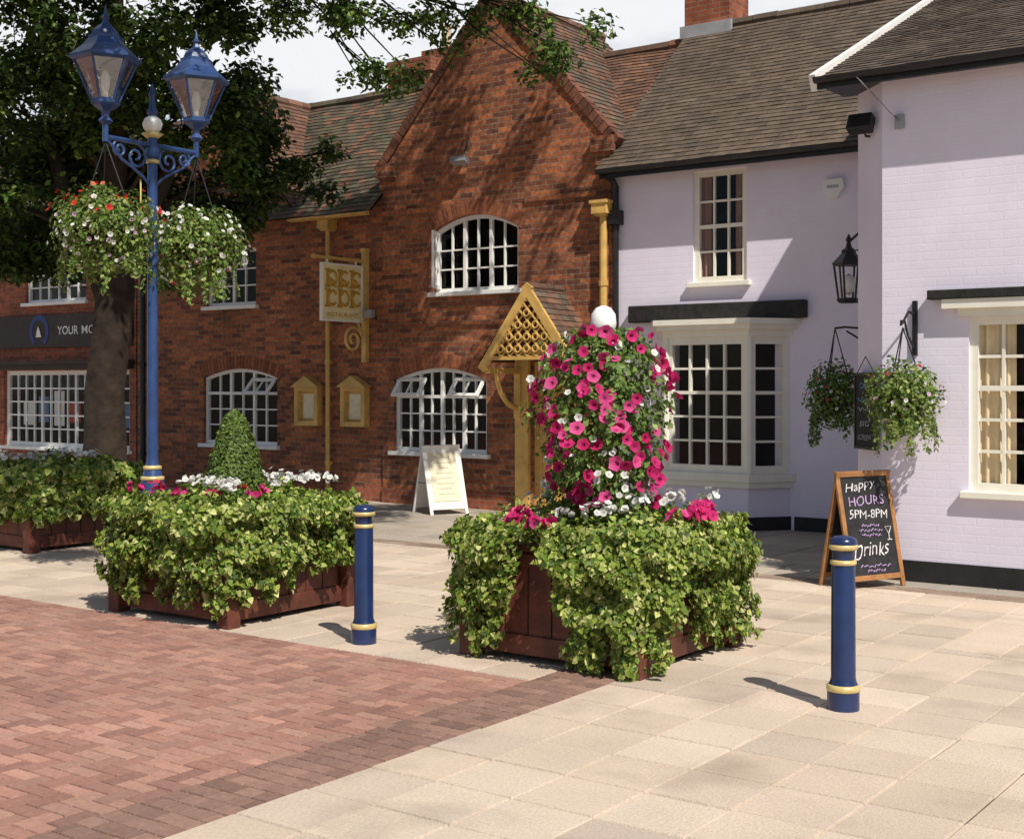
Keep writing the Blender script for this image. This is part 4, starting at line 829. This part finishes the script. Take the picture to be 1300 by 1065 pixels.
basket('hanging_basket','bright leafy hanging basket on the black wall bracket beside the right window',bx_,by_,EYE-(505-488)*by_/FPX+.02,.31,.30,2.18,'flower baskets on the lavender walls',[('white_blossoms',WH,42,.036,-1,.5),('red_blossoms',RD,10,.04,.2,1),('lilac_blossoms',PP,22,.036,-1,.2)],nl=3000,trail=18,leafc=MIXL)
a_=FA(1146,R-.32); mb=MB(); mb.box(a_-.02,a_+.02,R-.03,R-.001,1.95,2.42); mb.tube([(a_,R-.02,2.3),(a_,R-.18,2.32),(a_,R-.32,2.22),(a_,R-.36,2.2),(a_,R-.35,2.24)],.012,6); mb.tube([(a_,R-.02,2.0),(a_,R-.2,2.12),(a_,R-.28,2.25)],.010,6); mb.build('basket_bracket',m_iron,Hn)
a2,b2=ab(kb.x,kb.y); mb=MB(); mb.tube([(aN0,b2,2.22),(a2+.1,b2,2.26),(a2,b2,2.25)],.012,6); mb.tube([(aN0,b2,1.98),(a2+.12,b2,2.22)],.010,6); mb.build('basket_bracket',m_iron,Hn)
# ================================================================== STREET LAMP
a_,b_=ab(lx,ly); t=thing('street_lamp','blue cast iron lamp post with two lanterns, scrolled arms and gold rings','street lamp',a_,b_,local=True)
mb=MB(); mb.lathe([(.17,0),(.17,.06),(.13,.09),(.115,.14),(.105,.85),(.085,.90),(.07,.98),(.05,1.03),(.048,1.1),(.042,3.62),(.06,3.64),(.06,3.70),(.042,3.72),(.036,4.0),(.05,4.02),(.03,4.06),(.02,4.14),(.035,4.17),(.02,4.21),(.004,4.27)],0,0,20); o=mb.build('post',m_blue2,t,smooth=True); o.modifiers.new('e','EDGE_SPLIT').split_angle=math.radians(35)
for z,r in ((.90,.10),(.99,.078),(3.60,.058)):
    mb=MB(); mb.lathe([(r-.02,z-.02),(r,z-.012),(r,z+.012),(r-.02,z+.02)],0,0,20); mb.build('gold_ring',m_gold,t,smooth=True)
mb=MB(); mb.lathe([(.04,3.84),(.075,3.88),(.085,3.92),(.07,3.96),(.03,3.99)],0,0,16); mb.build('boss',m_signw,t,smooth=True)
mb=MB(); mb.lathe([(.05,3.80),(.095,3.835),(.05,3.85)],0,0,16); mb.build('gold_ring',m_gold,t,smooth=True)
for s in (-1,1):
    mb=MB(); mb.tube([(0,s*.03,3.74),(0,s*.48,3.74)],.022,8); mb.tube([(0,s*.48,3.70),(0,s*.48,3.86)],.025,8)
    for cy,cz_,r0,dr_ in ((.17,3.62,.11,1),(.34,3.66,.075,-1)):
        mb.tube([V(0,s*(cy+r0*(1-i/26*.85)*math.cos(dr_*(i*.38)+1.6)),cz_+r0*(1-i/26*.85)*math.sin(dr_*(i*.38)+1.6)) for i in range(26)],.012,6)
    mb.tube([(0,s*.04,3.40),(0,s*.10,3.46),(0,s*.2,3.52),(0,s*.32,3.58),(0,s*.46,3.72)],.012,6); mb.build('arm',m_blue2,t)
    y=s*.48; mb=MB(); 
    mb.lathe([(.03,3.84),(.06,3.87),(.03,3.91),(.04,3.95),(.10,3.99),(.118,4.01),(.118,4.04),(.105,4.05)],0,y,6)
    for k in range(6):
        q=k*math.pi/3; mb.tube([(.112*math.cos(q),y+.112*math.sin(q),4.04),(.258*math.cos(q),y+.258*math.sin(q),4.37)],.011,5)
    ln=mb.build('lantern',m_blue2,t)
    mb=MB(); mb.lathe([(.262,4.35),(.292,4.37),(.292,4.392),(.268,4.408),(.185,4.48),(.14,4.54),(.14,4.565),(.115,4.573),(.10,4.61),(.065,4.65),(.033,4.67),(.023,4.70),(.038,4.72),(.018,4.745),(.012,4.78),(.002,4.83)],0,y,6); mb.build('lantern_roof',m_blue2,ln)
    mb=MB(); mb.lathe([(.106,4.05),(.250,4.36)],0,y,6); mb.build('lantern_glass',m_lglass,ln)
    mb=MB(); mb.lathe([(.01,4.05),(.024,4.06),(.024,4.12),(.034,4.15),(.038,4.22),(.022,4.28),(.005,4.29)],0,y,12); mb.build('bulb',m_lamp,ln,smooth=True)
mb=MB(); mb.obox((-.10,-.055,3.24),(.07,-.05,0),(.006,.008,0),(0,0,.2)); mb.build('notice_plate',m_chy,t)
# ================================================================== A-BOARDS
def aboard(name,label,cat,X,Y,rz,h,w,sp,frame,panel,group=None,fr=.045):
    a,b=ab(X,Y); t=thing(name,label,cat,a,b,local=True,rot=math.radians(rz),group=group)
    for s in (-1,1):
        v=V(0,sp if s<0 else -sp,h); L_=v.length; vn=v.normalized(); nn=V(0,-vn.z,vn.y) if s<0 else V(0,vn.z,-vn.y)
        o_=V(-w/2,s*sp,0)
        mb=MB(); mb.obox(o_,V(fr,0,0),v,-nn*.025); mb.obox(o_+V(w-fr,0,0),V(fr,0,0),v,-nn*.025); mb.obox(o_+V(fr,0,0)+vn*(L_-fr),V(w-2*fr,0,0),vn*fr,-nn*.025); mb.obox(o_+V(fr,0,0)+vn*.07,V(w-2*fr,0,0),vn*fr,-nn*.025)
        f=mb.build('frame',frame,t,bevel=.004)
        mb=MB(); mb.obox(o_+V(fr,0,0)+vn*(.07+fr)-nn*.008,V(w-2*fr,0,0),vn*(L_-2*fr-.07),-nn*.01); p=mb.build('panel',panel,t)
        if s<0: ret=(t,o_,vn,nn,L_)
    mb=MB(); mb.tube([(-w/2+.02,-sp*.55,h*.45),(-w/2+.02,sp*.55,h*.45)],.006,4); mb.build('stay',m_iron,t)
    return ret
t,o_,vn,nn,L_=aboard('sandwich_board','pine framed chalkboard sandwich board advertising happy hours drinks','sign',2.97,11.22,30,.97,.62,.2,m_pine,m_chalk)
def wr(s_,f,h,wd,mt,dx=0,tilt=0,shear=0,wave=.05):
    u=V(math.cos(tilt),0,0)+vn*math.sin(tilt); vv=vn*math.cos(tilt)-V(math.sin(tilt),0,0); text(s_,'lettering',mt,t,V(dx,o_.y,0)+vn*(L_*f)-nn*.004,u,vv,width=wd,height=h,bold=-.004,shear=shear,wave=wave)
wr('Happy',.82,.095,.36,m_chw,-.04,.14,.35); wr('HOURS',.70,.09,.40,m_chp,0,.03,.08); wr('5PM-8PM',.585,.085,.44,m_chw,0,-.02,.12); wr('Drinks',.26,.13,.42,m_chw,-.02,.08,.3,.07)
mb=MB()
for f,w0 in ((.53,.2),(.49,.26),(.45,.22),(.19,.34),(.15,.2)):
    mb.tube([V(-w0/2+w0*i/18,o_.y,0)+vn*(L_*f+.010*math.sin(i*2.3+f*30)+.006*math.sin(i*.7))-nn*.002 for i in range(19)],.0045,4)
mb.build('chalk_lines',m_chp,t)
mb=MB(); g=V(.20,o_.y,0)+vn*(L_*.40)-nn*.003; mb.tube([g,g+vn*.05,g+vn*.11+V(.035,0,0),g+vn*.11-V(.035,0,0),g+vn*.05],.005,4); mb.tube([g-V(.025,0,0),g+V(.025,0,0)],.005,4); mb.build('chalk_glass',m_chw,t)
t,o_,vn,nn,L_=aboard('sandwich_board','white sandwich board with cream poster standing before the brick gable','sign',-.95,17.55,30,.90,.56,.28,m_whiteboard,m_whiteboard)
mb=MB(); mb.obox(V(-.2,o_.y,0)+vn*.18-nn*.003,V(.40,0,0),vn*.66,nn*.004); mb.build('poster',m_poster,t)
mb=MB()
for i,w0 in enumerate((.2,.26,.14,.24,.22,.26,.18,.24)): mb.obox(V(-w0/2,o_.y,0)+vn*(.76-i*.07)+nn*.0015,V(w0,0,0),vn*.014,nn*.001)
mb.build('printed_lines',m_print,t)
# ================================================================== TREE
tx,ty=(136-650)/FPX*16.2,16.2
t=bpy.data.objects.new('tree',None); COL.objects.link(t); t.location=(tx,ty,0); ORG[t.name]=(tx,ty,0); tag(t,'large dark leafy tree with spreading crown in front of the brick buildings','tree')
trk=[V(tx-.08,ty,0),V(tx-.07,ty,.15),V(tx-.06,ty,.5),V(tx-.02,ty,1.0),V(tx-.03,ty-.02,1.6),V(tx+.05,ty-.02,2.2),V(tx+.13,ty-.05,2.9),V(tx+.10,ty-.15,3.6),V(tx+.16,ty-.25,4.4),V(tx+.2,ty-.4,5.6),V(tx+.2,ty-.5,7.4),V(tx+.3,ty-.5,9)]
mb=MB(); mb.tube(trk,[.50,.36,.29,.255,.235,.235,.23,.18,.16,.14,.10,.05],16)
mb.tube([V(tx+.08,ty-.03,2.6),V(tx-.12,ty-.1,3.2),V(tx-.42,ty-.2,3.9),V(tx-.6,ty-.4,4.8)],[.17,.14,.11,.06],10)   # the fork
mb.tube([V(tx+.12,ty-.03,2.8),V(tx+.32,ty-.05,3.4),V(tx+.7,ty-.1,4.1),V(tx+1.0,ty,4.9)],[.15,.12,.09,.05],10)
for a in (0.3,1.6,2.9,4.2,5.4): mb.tube([V(tx-.06,ty,.42),V(tx-.06+.3*math.cos(a),ty+.3*math.sin(a),.14),V(tx-.06+.55*math.cos(a),ty+.55*math.sin(a),-.02)],[.13,.11,.05],8)
ends=[]
for px,py,Y,r,nc in ((55,110,15.2,.75,17),(150,40,14.6,.7,15),(235,140,15.4,.62,17),(320,215,16.6,.45,13),(60,235,16,.6,16),(215,265,16.8,.55,18),(15,0,15,.8,15),(120,-60,15,.8,14),(262,20,15,.5,9),(290,125,16.2,.5,10),(345,170,17.0,.35,8),(300,270,17,.38,10),(120,150,16,.6,14),(180,210,16.5,.5,15),(10,190,17.2,.6,12),(80,190,17.4,.6,12),(-20,120,17,.7,12),(40,290,17.6,.4,9),(150,110,17,.7,12),(225,325,17.2,.35,8),(160,340,16.9,.28,6),(85,325,17.2,.35,8),(270,310,17.3,.25,5),
    (375,18,15.4,.35,5),(440,28,15.6,.32,5),(500,40,15.5,.28,4),(455,85,15.4,.22,4),(490,105,15.5,.16,2),(520,95,15.5,.12,2),(545,8,15.4,.28,4),(560,62,15.4,.15,2),(600,18,15.3,.22,3),(672,22,15.2,.30,6),(702,62,15.2,.22,4),(690,95,15.2,.12,2),(738,38,15.2,.16,2),(385,225,17.0,.2,4),(412,250,17.2,.13,2),(420,195,17.2,.12,2),(520,-60,15.4,.5,8),(400,-90,15.4,.7,12),(240,-130,15.4,.8,12),(40,-140,15,.8,12),(620,-70,15.3,.45,7),(-60,100,15.5,.8,12),(-70,250,16,.7,10),(20,320,17,.35,7),(110,300,16.6,.4,9)):
    ends.append((W(px,py,Y),r,nc))
def shade(a,b,z,r,nc,lo=5,hi=8.5):  # adds out-of-view leaf clusters up the sun ray to shade the target
    tt=RS.uniform(lo,hi)
    for _ in range(40):
        X,Y=XY(a+su*tt,b-snn*tt); Z=z+RISE*tt
        if 488-FPX*(Z-EYE)/Y<-110 or X<-.42*Y-.8: break
        tt+=.3
    if tt<13: ends.append((V(X,Y,Z),r,nc))
for i in range(52): shade(RS.uniform(-18.2,-13.2),B,RS.uniform(.1,4.3),.5,8)
for i in range(16): shade(RS.uniform(-24.5,-18.2),B,RS.uniform(.1,4.4),.5,7)
for i in range(6): shade(-12.7+.25*i+RS.uniform(-.1,.1),G,.8+1.0*i+RS.uniform(-.3,.3),.26,3,3,5)   # unseen leaf clusters added to shade the gable's left edge
for (a,z) in ((-11.6,2.5),(-11.0,3.0),(-10.6,4.6),(-10.0,5.0),(-11.4,5.4),(-10.2,2.7),(-11.9,4.3),(-9.5,4.2)): shade(a,G,z,.17,2,3,5)
for i in range(20): shade(RS.uniform(-18,-10.6),RS.uniform(11.6,14.2),0,.45,6)
for i in range(10): shade(-12.6+RS.uniform(-1.4,1),8.8+RS.uniform(-.9,.9),.5,.45,6)
P=[];Nn=[];Sz=[];Li=[]
for e,r,nc in ends:
    hi=e.x>tx+2.0 and e.z>4.95
    zf=min(max(3.2,e.z-1.2),6.8) if not hi else 7.0; i=0
    while i<len(trk)-2 and trk[i+1].z<zf: i+=1
    f0=trk[i].lerp(trk[i+1],min(1,max(0,(zf-trk[i].z)/(trk[i+1].z-trk[i].z))))
    d=e-f0; m1=f0+d*.35+V(0,0,.12*d.length)+V(*RS.randn(3)*.08); m2=f0+d*.7+V(0,0,.10*d.length)+V(*RS.randn(3)*.1)
    if hi: m1.z=max(m1.z,7.4); m2=f0+d*.72+V(*RS.randn(3)*.12); m2.z=max(e.z+.6,6.5 if e.z<6.3 else e.z)
    k_=.016+.005*d.length
    mb.tube([f0,m1,(m1+m2)/2+V(*RS.randn(3)*.06),m2,(m2+e)/2+V(*RS.randn(3)*.05),e],[k_*1.3,k_,k_*.8,k_*.5,k_*.3,.006],7)
    for k in range(nc):
        q=RS.randn(3); q/=np.linalg.norm(q); q*=r*RS.rand()**.4*1.15; c=e+V(q[0],q[1],q[2]*.75); rc=RS.uniform(.20,.36)*(1 if r>.3 else .75)
        mb.tube([m2.lerp(e,.5+.5*RS.rand()),(e+c)/2+V(0,0,.05),c],[.010,.007,.003],5)
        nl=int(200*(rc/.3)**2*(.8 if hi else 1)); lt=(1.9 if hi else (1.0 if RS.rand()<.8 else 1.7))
        for _ in range(nl):
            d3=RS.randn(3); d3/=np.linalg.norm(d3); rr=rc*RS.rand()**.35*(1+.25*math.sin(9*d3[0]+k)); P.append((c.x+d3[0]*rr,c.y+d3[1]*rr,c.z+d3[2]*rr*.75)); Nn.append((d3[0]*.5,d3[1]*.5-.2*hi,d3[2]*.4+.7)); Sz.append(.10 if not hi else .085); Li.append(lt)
mb.build('trunk',m_bark,t,smooth=True,recalc=False)
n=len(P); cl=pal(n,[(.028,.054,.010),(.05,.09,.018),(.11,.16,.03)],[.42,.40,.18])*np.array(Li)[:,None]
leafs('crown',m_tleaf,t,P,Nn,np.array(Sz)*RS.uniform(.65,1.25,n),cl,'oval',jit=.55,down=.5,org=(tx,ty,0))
print('leaves',n)
